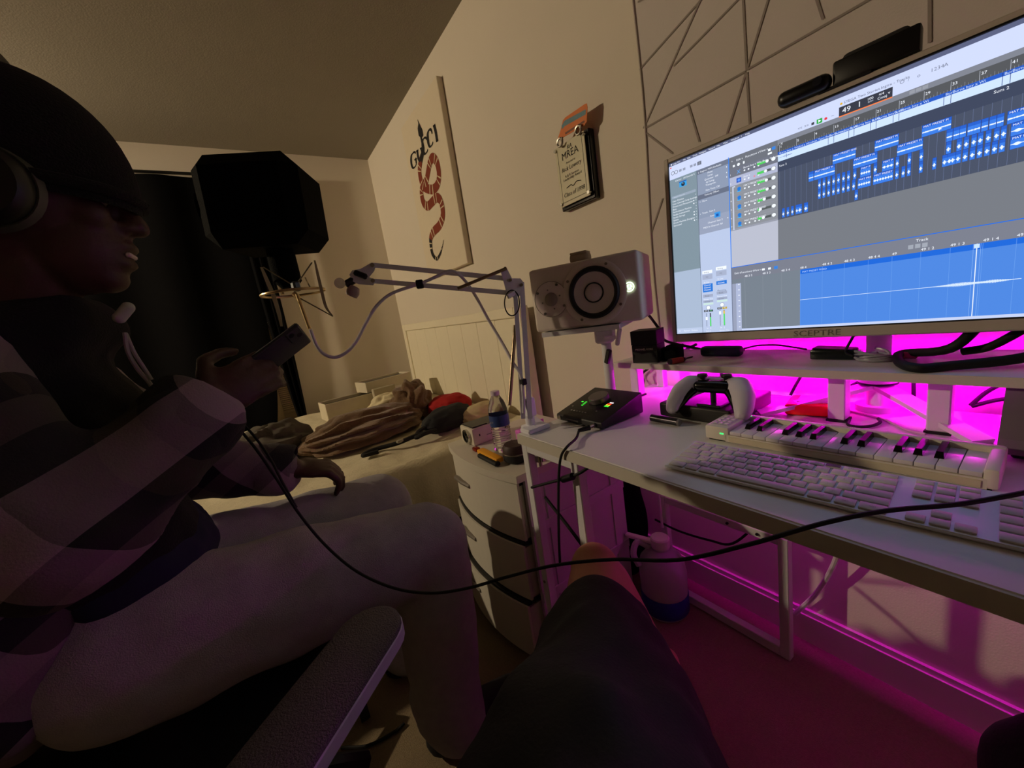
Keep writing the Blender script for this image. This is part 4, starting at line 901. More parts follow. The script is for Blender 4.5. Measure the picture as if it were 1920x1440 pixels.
# cutter, candy wrapper, case
p0, p1 = onz(902,850,DT+.010), onz(934,866,DT+.010); d = (p1-p0).normalized(); R_ = Matrix.Rotation(math.atan2(d.y,d.x),3,'Z')
t = thing('box_cutter', 'yellow and black box cutter lying on the drawer tower', 'box cutter', p0)
put('body', MB().box(p0.lerp(p1,.5)+V((.006,.006,.004)), ((p1-p0).length+.02,.026,.016), R_, .005, 2), M('cutter_yellow', (240,166,20), .5), t, smooth=True)
put('grip', MB().box(p0.lerp(p1,.5)+V((-.008,-.008,-.002)), ((p1-p0).length+.01,.020,.014), R_, .006, 3), black_rub, t, smooth=True)
single('candy_wrapper', MB().box(onz(893,842,DT+.008), (.03,.02,.014), R_, .005, 2), M('red_foil', (150,40,24), .25, metal=.6, var=.5, scale=120), 'crumpled red foil wrapper beside the box cutter', 'wrapper', smooth=True)
p = onz(962,872,DT); c = V((p.x+.028,p.y+.02,DT))
t = thing('headphone_case', 'dark round zip case at the front corner of the drawer tower', 'case', c)
put('bottom_shell', MB().lathe([(0,0),(.030,.0),(.039,.008),(.040,.022),(.039,.026),(0,.026)], c, n=32), M('case_black', (22,22,26), .7), t, smooth=True)
put('zip', MB().lathe([(.0395,.026),(.0405,.027),(.0405,.030),(.0395,.031)], c, n=32, cap=False), steel, t, smooth=True)
put('top_shell', MB().lathe([(.039,.031),(.038,.046),(.032,.054),(0,.056)], c, n=32), M('case_brown', (58,36,34), .6), t, smooth=True)
put('orange_tab', MB().box(c+V((.03,-.026,.036)), (.012,.012,.026), None, .002), M('tab_orange', (250,84,30), .5), t)

# ================================================================== microphone arm
ar = M('arm_white', (236,236,246), .4, var=.02)
base = V((.560,.795,DZ)); EL = at(962,532,1.005); FE = at(703,515,1.03)
t = thing('microphone_boom', 'white scissor microphone boom clamped at the desk corner', 'microphone boom', base)
put('clamp', MB().bx(.515, .585, .770, .812, DZ, DZ+.012, .003).bx(.53,.57,.806,.830,DZ-.06,DZ+.012,.003).bx(.53,.57,.775,.83,DZ-.065,DZ-.053,.002), ar, t)
put('clamp_screw', MB().cyl((.55,.79,DZ-.10), (.55,.79,DZ-.026), .005).cyl((.55,.79,DZ-.085), (.55,.79,DZ-.066), .014), chrome, t, smooth=True)
put('desk_foot', MB().add([onz(a,b,DZ+h) for a,b,h in [(990,788,.002),(1005,808,.002),(1028,800,.002),(1000,780,.002),(990,785,.016),(1005,803,.012),(1027,797,.008),(1000,777,.014)]], [(0,1,2,3),(7,6,5,4),(0,4,5,1),(1,5,6,2),(2,6,7,3),(3,7,4,0)]), ar, t)
bs = V((.552,.812,DZ+.02))
put('turret', MB().cyl(bs-V((0,0,.02)), bs+V((0,0,.025)), .013).box(bs+V((0,0,.04)), (.03,.035,.05), None, .004), ar, t, smooth=True)
def bar(name, a, b, wd, m=ar): 
    d = (b-a).normalized(); sd = d.cross(ray(900,600)).normalized()*wd; dp = sd.cross(d).normalized()*.004
    q = [a-sd-dp,a+sd-dp,b+sd-dp,b-sd-dp,a-sd+dp,a+sd+dp,b+sd+dp,b-sd+dp]
    return put(name, MB().add(q, [(0,1,2,3),(7,6,5,4),(0,4,5,1),(1,5,6,2),(2,6,7,3),(3,7,4,0)]), m, t)
D0 = 1.005
bar('lower_bar', at(981,785,.985), at(966,548,D0), .0055); bar('lower_bar', at(994,785,.985), at(978,530,D0), .0062)
el = [(938,506),(950,502),(960,522),(976,522),(982,530),(978,552),(966,560),(950,552),(946,535)]
P = [at(a,b,D0-.006) for a,b in el]; Q = [at(a,b,D0+.010) for a,b in el]; n_ = len(el)
put('elbow_plate', MB().add(P+Q, [tuple(range(n_)), tuple(range(2*n_-1,n_-1,-1))]+[(i,(i+1)%n_,n_+(i+1)%n_,n_+i) for i in range(n_)]), ar, t)
for a, b in ((957,525),(978,534),(947,503)): put('bolt', MB().cyl(at(a,b,D0-.012), at(a,b,D0-.004), .004, n=12), steel, t, smooth=True)
bar('upper_bar', at(956,523,D0), at(698,497,1.03), .0060); bar('upper_bar', at(952,549,D0), at(700,527,1.03), .0060)
put('spring', MB().cyl(at(950,503,D0-.012), at(858,541,D0-.008), .0042, n=10), M('spring_steel', (150,134,112), .35, metal=1), t, smooth=True)
put('spring', MB().cyl(at(966,610,D0), at(955,760,.99), .0052, n=10), M('spring_steel',(0,0,0)), t, smooth=True)
hd = [(697,492),(705,497),(702,508),(692,520),(705,524),(700,535),(672,533),(662,528),(655,515),(660,507),(676,504)]
P = [at(a,b,1.018) for a,b in hd]; Q = [at(a,b,1.045) for a,b in hd]; n_ = len(hd)
put('head_bracket', MB().add(P+Q, [tuple(range(n_)), tuple(range(2*n_-1,n_-1,-1))]+[(i,(i+1)%n_,n_+(i+1)%n_,n_+i) for i in range(n_)]), ar, t)
put('head_grip', MB().box(at(676,515,1.012), (.035,.012,.014), Matrix.Rotation(.6,3,'Y') @ Matrix.Rotation(-.5,3,'Z'), .003), black_rub, t)
for a, b in ((698,497),(699,526)): put('bolt', MB().cyl(at(a,b,1.010), at(a,b,1.02), .0055, n=12), steel, t, smooth=True)
put('swivel_knob', MB().cyl(at(637,531,1.0), at(637,531,1.03), .0135, n=24).cyl(at(637,531,.992), at(637,531,1.0), .008, n=16), chrome, t, smooth=True)
put('swivel_joint', MB().cyl(at(648,534,1.02), at(668,522,1.03), .010, n=16), black_pl, t, smooth=True)
put('mount_thread', MB().lathe([(0,-.012),(.015,-.012),(.017,0),(.012,.014),(0,.016)], at(662,547,1.02), (.5,-.3,.8), 20), M('dull_mauve_metal', (150,128,124), .5), t, smooth=True)
cab_w = M('white_mic_cable', (206,200,212), .45)
t2 = thing('microphone_cable', 'white microphone cable drooping from the mount and tied along the arm', 'cable', at(620,668,.95))
put('wire', MB().tube([at(582,618,.93), at(592,645,.94), at(606,663,.95), at(628,670,.96), at(650,660,.97), at(668,640,.975), at(685,608,.985), at(705,575,.99), at(735,550,.995), at(787,532,1.0), at(815,520,1.0), at(835,510,1.0), at(850,509,1.0), at(868,522,1.01), at(890,552,1.03), at(915,598,1.04), at(940,640,1.03), at(962,680,1.0), at(977,705,.985), at(981,740,.985), at(982,775,.98)], .0042, 8, 5), cab_w, t2, smooth=True)
put('tie_strap', MB().box(at(787,533,1.002), (.018,.016,.022), Matrix.Rotation(-.5,3,'Z'), .002), black_rub, t2); put('tie_strap', MB().box(at(981,716,.985), (.014,.016,.016), None, .002), black_rub, t2)
tc_ = thing('hair_tie', 'thin black elastic loop hanging from the arm elbow', 'elastic band', at(960,590,.99))
put('loop', MB().tube([at(960+14*math.cos(q*PI/7), 568+24*math.sin(q*PI/7), .992) for q in range(15)], .0016, 6, 3), black_rub, tc_, smooth=True)
put('label_flap', MB().box(at(960,552,.99), (.03,.006,.012), Matrix.Rotation(-.3,3,'Y'), .001), white_pl, tc_)

# shock mount with wires, microphone below the foam box
MD = .945
t = thing('shock_mount', 'champagne metal wire shock mount under the black foam box', 'shock mount', at(555,560,MD))
mc = at(551,549,MD); RR = .070
put('ring', MB().tube([mc+V((RR*math.cos(q*PI/9), RR*math.sin(q*PI/9), 0)) for q in range(19)], .0032, 8, 3), gold_m, t, smooth=True)
def strap(a, w_=.010):
    q = [at(*p) for p in a]; q = spline(q, 6); vv = []; ff = []; sd = RC @ V((1,0,0))*w_*.5
    th = ray(550,550).normalized()*.003
    for i, p in enumerate(q):
        s_ = .35+.65*math.sin(PI*min(.9,.1+i/(len(q)-1)*.8)); vv += [p-sd*s_, p+sd*s_, p+sd*s_+th, p-sd*s_+th]
        if i: b = 4*i; ff += [(b-4,b-3,b+1,b),(b-3,b-2,b+2,b+1),(b-2,b-1,b+3,b+2),(b-1,b-4,b,b+3)]
    ff += [(0,1,2,3), tuple(range(len(vv)-4,len(vv)))]
    return MB().add(vv, ff)
put('side_strap', strap([(490,501,MD-.03),(499,522,MD-.03),(512,553,MD-.03),(522,585,MD-.03),(528,612,MD-.03)], .011), M('mount_silver', (206,200,176), .4, metal=.5), t, smooth=True)
put('side_strap', strap([(590,488,MD-.02),(596,515,MD-.02),(603,545,MD-.02),(611,575,MD-.02),(623,592,MD-.02)], .008), M('mount_silver',(0,0,0)), t, smooth=True)
put('rear_post', MB().tube([at(523,527,MD+.05), at(527,540,MD+.05), at(530,552,MD+.05)], .004, 6, 3), gold_m, t, smooth=True)
for a, b in (((494,501),(548,534)),((585,492),(557,532)),((564,560),(624,593)),((572,520),(582,540))): put('wire', MB().cyl(at(a[0],a[1],MD-.025), at(b[0],b[1],MD-.01), .0016, n=6), steel, t, smooth=True)
put('center_yoke', MB().box(at(555,537,MD-.01), (.018,.018,.024), Matrix.Rotation(.4,3,'Z'), .004), M('dark_steel', (90,96,98), .35, metal=.8), t)
put('stem', MB().cyl(at(557,552,MD-.015), at(580,616,MD-.015), .0042, n=10), gold_m, t, smooth=True); put('stem', MB().cyl(at(551,550,MD-.012), at(563,563,MD-.012), .006, n=10), gold_m, t, smooth=True)
t = thing('microphone', 'black microphone body seated in the wire shock mount', 'microphone', at(540,520,MD+.03))
put('body', MB().cyl(at(540,528,MD+.035), at(524,465,MD+.035), .032, n=24), foam_m, t, smooth=True); put('base_cap', MB().cyl(at(543,541,MD+.035), at(540,527,MD+.035), .016, .032, n=24), foam_m, t, smooth=True)
fc = at(499,391,MD+.03); yaw = math.radians(-28)
t = thing('foam_box', 'big black foam box fitted over the microphone', 'foam shield', fc)
put('shell', MB().box(fc, (.236,.20,.208), Matrix.Rotation(yaw,3,'Z') @ Matrix.Rotation(.06,3,'Y'), .032, 1), foam_m, t)
put('mouth_ring', MB().lathe([(.07,0),(.07,.006),(.05,.006)], fc+Matrix.Rotation(yaw,3,'Z') @ V((-.118,0,0)), Matrix.Rotation(yaw,3,'Z') @ V((-1,0,0)), 24), foam_m, t, smooth=True)
#MARK_BED
# ================================================================== bed
t = thing('bed', 'low bed with a white headboard against the desk wall', 'bed', (.05,2.4,0))
hbm = M('headboard_white', (238,230,204), .6, var=.03)
put('headboard_frame', MB().bx(1.035, 1.085, 1.475, 1.53, 0, 1.065, .004).bx(1.035, 1.085, 3.13, 3.19, 0, 1.065, .004).bx(1.035, 1.085, 1.53, 3.13, 1.015, 1.065, .004).bx(1.035, 1.085, 1.53, 3.13, .28, .33, .004), hbm, t)
pm_ = mesh_of('plank', MB().bx(-.006, .006, -.0990, .0990, 0, .685, .002), None); pm_.materials.append(hbm)
for i in range(8):
    o = bpy.data.objects.new('plank', pm_); COL.objects.link(o); o.parent = t; o.location = V((1.052, 1.63+i*.2, .33)) - V((.05,2.4,0))
put('bed_base', MB().bx(-.95, 1.03, 1.50, 3.18, .10, .27, .01), M('black_bed_base', (16,15,17), .8), t)
for x, y in ((-.9,1.55),(-.9,3.12),(.95,1.55),(.95,3.12)): put('leg', MB().bx(x-.03,x+.03,y-.03,y+.03,0,.10), black_pl, t)
put('mattress', MB().bx(-.97, 1.03, 1.485, 3.19, .27, .51, .04, 3), M('mattress_cream', (216,206,176), .9), t, smooth=True)
def bl_fn(s, u):
    x = -1.0 + 2.02*s; L = u*2.05
    top = 1.66
    if L < top: y, z = 3.16-L, .525
    else:
        k = min(1, (L-top)/.09); a = k*PI/2; y = 3.16-top-.06*math.sin(a); z = .525-.06*(1-math.cos(a)); 
        if L-top > .09: z -= (L-top-.09)*.75; y -= .02*(L-top-.09)
    n1 = noise.noise(V((x*5, y*5, z*3))); n2 = noise.noise(V((x*13, y*11, z*9+4)))
    z += .016*n1+.008*n2 if L < top else 0; y -= (.020*math.sin(x*17+2*n1)+.012*n2)*max(0,min(1,(L-top)/.2)) if L >= top else 0
    return V((x, y, z + (.02*math.sin(x*6) if u == 1 else 0)))
g = MB().grid(130, 130, bl_fn)
single('bed_blanket', g, M('cream_fleece', (210,200,170), 1., var=.12, scale=40, bump=.6, bscale=120), 'cream fleece blanket covering the bed and hanging over its side', 'blanket', smooth=True)
def lump(name, c, r, m, label, cat, amp=.12, folds=7, rot=0, n=72, group=None):
    # soft heap of cloth: folds run along its long axis, warped by noise
    ph = V((c[0]*7, c[1]*5, c[2]*3))
    def fn(q):
        w_ = noise.noise(q*1.3+ph); a = math.atan2(q.z, q.y)
        f_ = math.sin(folds*a + 3.2*w_ + 2.2*q.x + 2*noise.noise(q*2.6+ph))
        return 1 + amp*(.75*w_ + .42*f_*(1-abs(q.x)**3) + .35*noise.noise(q*4+ph))
    mb = MB().ell(c, r, Matrix.Rotation(rot,3,'Z'), n, n//2, fn)
    for p in mb.v:
        if p.z < .535: p.z = .535
    return single(name, mb, m, label, cat, group, smooth=True)
brown = M('brown_plush', (112,86,58), 1., var=.25, scale=60, bump=.7, bscale=160, sheen=.3)
lump('plush_throw', (.36,2.02,.575), (.30,.17,.092), brown, 'long crumpled brown plush throw lying on the bed', 'throw', .26, 13, .05, 130)
lump('plush_throw', (.67,2.16,.61), (.11,.12,.125), brown, 'raised bunched end of the brown plush fabric on the bed', 'throw', .28, 9, 1.1, 90)
lump('red_cap', (.84,2.02,.572), (.13,.11,.072), M('red_cloth', (168,26,24), .9), 'red cloth cap behind the black bag on the bed', 'cap', .14, 3)
t = thing('black_bag', 'black soft bag with straps lying on the bed', 'bag', (.70,1.74,.54))
q = MB().ell((.71,1.76,.578), (.17,.085,.062), Matrix.Rotation(.45,3,'Z'), 60, 30, lambda q: 1+.12*noise.noise(q*2.2+V((1,2,3)))-.08*abs(noise.noise(q*4)))
put('pouch', q, M('bag_black', (26,28,30), .85), t, smooth=True)
put('strap', MB().tube([V((.58,1.68,.56)), V((.50,1.67,.565)), V((.42,1.68,.555)), V((.34,1.71,.55)), V((.29,1.70,.55)), V((.27,1.675,.55)), V((.33,1.665,.55))], .010, 8), M('strap_black', (24,22,20), .8), t, smooth=True)
put('strap', MB().tube([V((.60,1.66,.565)), V((.54,1.645,.57)), V((.50,1.66,.56)), V((.53,1.69,.575)), V((.58,1.70,.585))], .010, 8), M('strap_black',(0,0,0)), t, smooth=True)
put('buckle', MB().box((.43,1.672,.563), (.03,.018,.012), Matrix.Rotation(.2,3,'Z'), .003), M('buckle_grey', (150,144,128), .4), t)
def tray(name, c, s_, rz, label, mth):
    t = thing(name, label, 'box', (c[0],c[1],c[2]), rz); a, b, h = s_[0]/2, s_[1]/2, s_[2]
    put('tray', MB().bx(-a,a,-b,-b+.006,0,h,.002).bx(-a,a,b-.006,b,0,h,.002).bx(-a,-a+.006,-b+.006,b-.006,0,h,.002).bx(a-.006,a,-b+.006,b-.006,0,h,.002).bx(-a+.006,a-.006,-b+.006,b-.006,0,.006), M('box_white', (214,204,178), .6), t, local=True)
    put('lining', MB().bx(-a+.007,a-.007,-b+.007,b-.007,.008,h*.82), black_pl if mth else M('grey_card', (96,92,84), .8), t, local=True)
tray('storage_box', (.43,2.62,.56), (.36,.16,.11), .12, 'long white open box standing on the bed', True)
tray('storage_box', (.68,2.72,.665), (.34,.16,.07), .22, 'white shallow box tilted on top of the boxes on the bed', False)
single('small_carton', MB().box((.62,2.53,.62), (.15,.03,.15), Matrix.Rotation(.15,3,'Z'), .004), M('pale_carton', (182,172,148), .7), 'pale square carton propped against the white boxes', 'carton')
lump('white_cloth', (.60,2.34,.60), (.14,.07,.075), M('white_cotton', (226,214,176), .95), 'small bunched white cloth in front of the white boxes', 'cloth', .25, 6)
lump('grey_jacket', (-.03,2.16,.59), (.17,.13,.10), M('grey_fleece', (86,80,70), .95, var=.2), 'crumpled grey jacket at the left end of the brown throw', 'jacket', .26, 7)
lump('pillow', (-.42,2.24,.62), (.22,.17,.12), M('pillow_khaki', (150,138,104), .95), 'khaki pillow beside the crumpled grey jacket', 'pillow', .08, 3)
lump('cushion', (.87,1.72,.565), (.12,.07,.05), M('cushion_cream', (206,190,146), .95), 'small cream cushion by the headboard behind the projector', 'cushion', .12, 4)

# ================================================================== under the desk
jp = V((.935,.735,0)); t = thing('water_jug', 'pale plastic water jug with a blue base wrap under the desk', 'jug', jp)
jm = M('milky_plastic', (206,196,212), .4, trans=.25)
put('body', MB().lathe([(0,0),(.066,0),(.072,.008),(.074,.15),(.068,.185),(.045,.215),(.026,.225),(.024,.24),(0,.24)], jp, n=32), jm, t, smooth=True)
put('label', MB().lathe([(.0735,.012),(.0750,.014),(.0752,.075),(.0738,.077)], jp, n=32, cap=False), M('jug_blue', (36,48,150), .5, var=.3, scale=40), t, smooth=True)
put('cap', MB().lathe([(.030,.235),(.030,.262),(.026,.266),(0,.266)], jp, n=24), white_pl, t, smooth=True)
put('handle', MB().tube([jp+V((-.02,.03,.225)), jp+V((-.045,.055,.243)), jp+V((-.072,.052,.215)), jp+V((-.070,.035,.18))], .010, 8), jm, t, smooth=True)
put('pour_lever', MB().box(jp+V((-.03,.06,.250)), (.02,.09,.012), Matrix.Rotation(.3,3,'Z'), .003), white_pl, t)
t = thing('floor_rack', 'low white metal tube rack standing along the wall under the desk', 'rack', (1.03,.57,0))
for y in (.41,.77): put('post', MB().bx(1.005,1.03,y-.0125,y+.0125,.0,.372,.002), white_mt, t)
tr = put('top_rail', MB().bx(1.005,1.03,.4225,.7575,.347,.372,.002), white_mt, t); put('floor_rail', MB().bx(1.005,1.03,.4225,.7575,.0,.03,.002), white_mt, t)
for y in (.47,.55): put('bolt', MB().cyl((1.004,y,.36),(1.0,y,.36),.004,n=8), black_pl, tr)
lump_c = MB().ell((1.008,.94,.2), (.085,.07,.22), None, 40, 24, lambda q: 1+.1*noise.noise(q*2))
for p in lump_c.v: p.z = max(p.z, .001)
single('dark_mass', lump_c, blk_cloth, 'dark backpack slumped against the wall behind the drawer tower', 'mass', smooth=True)  # added dark cloth mass; what stands in this spot is unclear
cable('white power lead curling above the water jug', [V((1.09,.86,.55)), V((1.02,.80,.50)), V((.98,.76,.42)), V((.965,.745,.31)), V((.96,.74,.285))], .004, M('white_cable',(0,0,0)))
cable('black lead running from the jug area along the low rack', [V((.99,.79,.28)), V((.99,.70,.275)), V((.995,.60,.285)), V((.99,.53,.31)), V((1.06,.49,.36))], .0035)
cable('pale lead looping down at the wall under the desk', [V((1.06,.32,.70)), V((1.04,.30,.52)), V((1.06,.31,.36)), V((1.09,.36,.20)), V((1.10,.42,.08))], .006, M('white_cable',(0,0,0)))
cable('black headset lead strapped across the desk legs', [onx(997,914,.505), onx(1030,905,.502), onx(1060,897,.50), onx(1085,888,.505), onx(1104,876,.52)], .0035)
single('headset_plug', MB().cyl(onx(1056,899,.499), onx(1074,893,.499), .008, n=16), black_pl, 'black plug barrel on the lead across the desk legs', 'plug', smooth=True)
cable('black strap slanting down between the desk legs', [onx(1022,932,.53), onx(1060,980,.53), onx(1096,1028,.53)], .0042)
cable('thin black lead on the carpet beside the chair', [onz(640,1402,.006), onz(690,1398,.006), onz(740,1372,.006), onz(758,1356,.006)], .004)
cable('black lead lying by the foot of the drawer tower', [onz(884,1336,.006), onz(906,1336,.006), onz(915,1345,.006), onz(908,1312,.006), onz(890,1298,.006)], .004)
#MARK_PEOPLE
# ================================================================== the seated man on the left
def W3(o, *p): return V(o)+V(p)
skin = M('dark_skin', (66,41,31), .55, var=.08, bump=.1, bscale=300)
H = V((-.212,.862,1.302))
Rh = Matrix.Rotation(math.radians(8), 3, 'Y') @ Matrix.Rotation(math.radians(-4), 3, 'Z')
def hp(x, y, z): return H + Rh @ V((x,y,z))
b = MB()
b.ell(hp(-.012,0,.025), (.099,.077,.112), Rh, 28, 18).ell(hp(.030,0,-.052), (.066,.056,.072), Rh, 24, 14).ell(hp(.062,0,-.098), (.026,.032,.022), Rh)
b.ell(hp(.070,0,.040), (.022,.058,.016), Rh).ell(hp(.060,.034,-.010), (.026,.022,.026), Rh).ell(hp(.060,-.034,-.010), (.026,.022,.026), Rh)
b.chain([(hp(.086,0,.028), .009), (hp(.098,0,.005), .011), (hp(.106,0,-.018), .0155)]).ell(hp(.094,.014,-.022), (.013,.010,.009), Rh).ell(hp(.094,-.014,-.022), (.013,.010,.009), Rh)
b.ell(hp(.090,0,-.050), (.014,.027,.0085), Rh).ell(hp(.086,0,-.076), (.014,.025,.0095), Rh)
for s_ in (-1, 1): b.ell(hp(-.012,s_*.079,-.010), (.020,.009,.032), Rh)
neck0, neck1 = V((-.30,.90,1.10)), hp(-.02,0,-.085)
b.chain([(neck0,.062),(neck1,.056)])
sR, sL = V((-.315,.755,1.085)), V((-.315,1.06,1.085))            # near and far shoulder
eR, eL = V((-.235,.665,.860)), V((-.20,1.115,.830))
wR, wL = V((-.085,.775,.985)), ony(548,880,1.07)
hipR, hipL, kR, kL = V((-.27,.835,.590)), V((-.27,1.03,.590)), V((.225,.835,.548)), V((.185,1.095,.565))
aR, aL = V((.195,.835,.10)), V((.17,1.13,.10))
for a_, b_2 in ((neck0,sR),(neck0,sL)): b.chain([(a_,.058),(b_2,.052)])
b.ell((-.335,.905,.95), (.105,.155,.19), None, 24, 16).ell((-.325,.92,.72), (.10,.14,.17), None, 24, 16)
b.chain([(sR,.052),(eR,.042),(wR,.029)]); b.chain([(sL,.052),(eL,.042),(wL,.029)])
b.chain([(hipR,.082),(kR,.060),(aR,.042),(aR+V((.03,0,-.05)),.038),(aR+V((.15,-.02,-.062)),.032)]); b.chain([(hipL,.082),(kL,.060),(aL,.042),(aL+V((.03,0,-.05)),.038),(aL+V((.15,.02,-.062)),.032)])
def hand(mb, wr, d, nrm, curl, spread=.019, ln=1.0, thumb=1, tcurl=.4):
    # palm and five separate fingers; d = pointing direction, nrm = back of the hand
    d = V(d).normalized(); nrm = (V(nrm)-d*V(nrm).dot(d)).normalized(); sd = d.cross(nrm)*thumb
    mb.ell(wr+d*.045, (.046,.040,.015), Matrix((d,sd,nrm)).transposed(), 20, 10)
    for i in range(4):
        off = (i-1.5); k = wr+d*(.086-.004*abs(off-.3))+sd*(-off*spread)
        mb.chain([(wr+d*.02+sd*(-off*spread*.7), .012), (k, .0108)])
        L3 = [x*ln*(.92,1.0,.95,.78)[i] for x in (.040,.026,.021)]; a = 0; p = k; ch = [(k,.0104)]
        for j in range(3):
            a += curl[j] if not isinstance(curl[0], tuple) else curl[i][j]
            p = p + (d*math.cos(a)-nrm*math.sin(a)+sd*(-off*.04))*L3[j]; ch.append((p, (.0095,.0088,.0078)[j]))
        mb.chain(ch, 10)
    p0 = wr+d*.022+sd*.030; q1 = p0+(d*.55+sd*.75-nrm*.35).normalized()*.040; q2 = q1+(d*.85+sd*(.5-tcurl)-nrm*.35).normalized()*.032; q3 = q2+(d*.95+sd*(.2-tcurl)-nrm*.3).normalized()*.026
    mb.chain([(wr+d*.015+sd*.012,.014),(p0,.0145),(q1,.0120),(q2,.0102),(q3,.0085)], 10)
dR = (at(520,682,.705)-wR).normalized()
hand(b, wR, dR, V((.25,-.80,.25)), (.35,.55,.35), thumb=-1)
hand(b, wL, V((1.0,-.10,-.28)), V((.15,-.25,1)), (.75,.7,.45), thumb=-1)
man = blob('person', b, skin, None, voxel=.0052, smooth=3)
tag(man, 'seated man in a black beanie and plaid shirt looking at his phone', 'person')
for s_ in (-1, 1): put('eye', MB().ell(hp(.073,s_*.030,.010), .0115), M('eye_dark', (60,50,46), .2), man, smooth=True)
put('teeth', MB().box(hp(.0945,-.004,-.0625), (.008,.030,.007), Rh, .002), M('teeth_white', (206,190,176), .4), man)
# beanie
bn = MB()
NB, MBn = 40, 16
vv = []
for j in range(MBn+1):
    tt = PI*.5*1.12*j/MBn
    for i in range(NB):
        a = 2*PI*i/NB; q = V((math.sin(tt)*math.cos(a), math.sin(tt)*math.sin(a), math.cos(tt)))
        rib = 1+.012*math.sin(a*NB/2)*min(1, j/6)
        vv.append(hp(-.020+q.x*.134*rib, q.y*.100*rib, .030+q.z*.156-(.018 if j == MBn else 0)*(1 if math.cos(a) < 0 else 0)))
bn.add(vv, [(j*NB+i,(j+1)*NB+i,(j+1)*NB+(i+1)%NB,j*NB+(i+1)%NB) for j in range(MBn) for i in range(NB)])
bn.tube([hp(-.020+.135*math.cos(2*PI*i/24), .102*math.sin(2*PI*i/24), .016+.004*math.cos(2*PI*i/24)) for i in range(25)], .008, 8, 3)
put('beanie', bn, M('black_knit', (10,10,10), 1., bump=.8, bscale=350), man, smooth=True)
# jeans
b = MB()
b.chain([(hipR+V((-.02,0,.02)),.125),(hipR.lerp(kR,.5)+V((0,0,.012)),.116),(kR,.096),(kR.lerp(aR,.35),.098),(aR+V((0,0,.0)),.088),(aR+V((.01,0,-.04)),.084)]); b.chain([(hipL+V((-.02,0,.02)),.125),(hipL.lerp(kL,.5),.112),(kL,.094),(kL.lerp(aL,.35),.095),(aL,.088),(aL+V((.01,0,-.04)),.084)])
b.ell((-.315,.93,.63), (.14,.185,.13), None, 28, 16).ell((-.30,.93,.72), (.125,.16,.10), None, 28, 16)
denim = M('washed_grey_denim', (158,154,158), .95, var=.14, scale=45, bump=.5, bscale=500)
je = blob('jeans', b, denim, man, voxel=.011, smooth=9, wr=(.0075,(8,6,10)), label='pale grey washed jeans')
for a_3, sg in ((aR,-.02),(aL,.02)):
    b = MB(); b.chain([(a_3+V((-.03,0,-.058)),.045),(a_3+V((.06,sg*.4,-.056)),.046),(a_3+V((.16,sg,-.062)),.042)])
    for p in b.v: p.z = max(.002, p.z)
    put('shoe', b, M('black_shoe', (18,18,20), .7), man, smooth=True)
def seam(name, pts, m_, r=.0022): return put(name, MB().tube(pts, r, 5, 5), m_, man, smooth=True)
den_d = M('denim_seam', (120,116,122), .95)
# hoodie under the shirt
b = MB(); b.ell((-.30,.91,.93), (.135,.15,.205), None, 26, 18).ell((-.285,.90,.78), (.13,.15,.10)).chain([(V((-.30,.82,1.10)),.07),(V((-.235,.86,1.135)),.052),(V((-.225,.93,1.13)),.052),(V((-.30,.99,1.10)),.07),(V((-.38,.90,1.15)),.07),(V((-.30,.82,1.10)),.07)])
blob('hoodie', b, M('black_fleece', (12,12,16), 1., bump=.4, bscale=300), man, voxel=.01, smooth=8, wr=(.008,(12,12,12)), label='black hooded sweatshirt')
b = MB(); b.ell((-.27,.92,.72), (.13,.155,.10), None, 24, 14); blob('undershirt', b, M('navy_cotton', (20,24,48), .95), man, voxel=.011, smooth=6, wr=(.008,(14,14,14)), label='navy undershirt')
put('drawstring', MB().tube([at(234,624,.60), at(240,660,.60), at(258,692,.61), at(280,718,.62), at(292,740,.63)], .0032, 7, 5), M('pale_cord', (150,148,140), .8), man, smooth=True); put('drawstring', MB().tube([at(236,626,.602), at(252,662,.605), at(270,690,.612), at(284,712,.62)], .0028, 7, 5), M('pale_cord',(0,0,0)), man, smooth=True)
put('cord_tip', MB().chain([(at(224,596,.585),.0085),(at(240,577,.59),.0085)]), M('pale_tip', (176,176,166), .5), man, smooth=True)
# flannel overshirt: open front, wide sleeves
b = MB(); b.ell((-.375,.905,.93), (.125,.19,.215), None, 28, 18).ell((-.385,.90,.72), (.12,.195,.13), None, 26, 14)
b.chain([(sR+V((-.015,.01,.0)),.078),(eR+V((-.012,0,.01)),.080),(eR.lerp(wR,.55),.072),(wR-(wR-eR).normalized()*.030,.064)]); b.chain([(sL+V((-.015,-.01,0)),.078),(eL,.078),(eL.lerp(wL,.6),.066),(wL-(wL-eL).normalized()*.035,.058)])
b.chain([(V((-.40,.79,.72)),.060),(V((-.395,.765,.62)),.052),(V((-.40,.80,.58)),.045)])
blob('overshirt', b, plaid(), man, voxel=.011, smooth=8, wr=(.014,(9,9,9)), label='loose plaid flannel overshirt')
for w_2, e_2, rr in ((wR,eR,.066),(wL,eL,.060)):
    ax = (w_2-e_2).normalized()
    put('shirt_cuff', MB().lathe([(rr*.96,-.062),(rr*1.02,-.05),(rr,.0),(rr*.93,.006),(rr*.90,.0),(rr*.92,-.05)], w_2-ax*.004, ax, 32, False), MATS['plaid_flannel'], man, smooth=True)
# trouser folds and pocket seams sewn on the thigh
for pts in ([(630,1195,.76),(640,1150,.745),(655,1090,.74),(662,1075,.74)], [(760,1046,.80),(790,1041,.81),(812,1042,.82),(818,1060,.83),(800,1110,.83)], [(365,1010,.66),(420,1000,.69),(455,1010,.70)]): pass
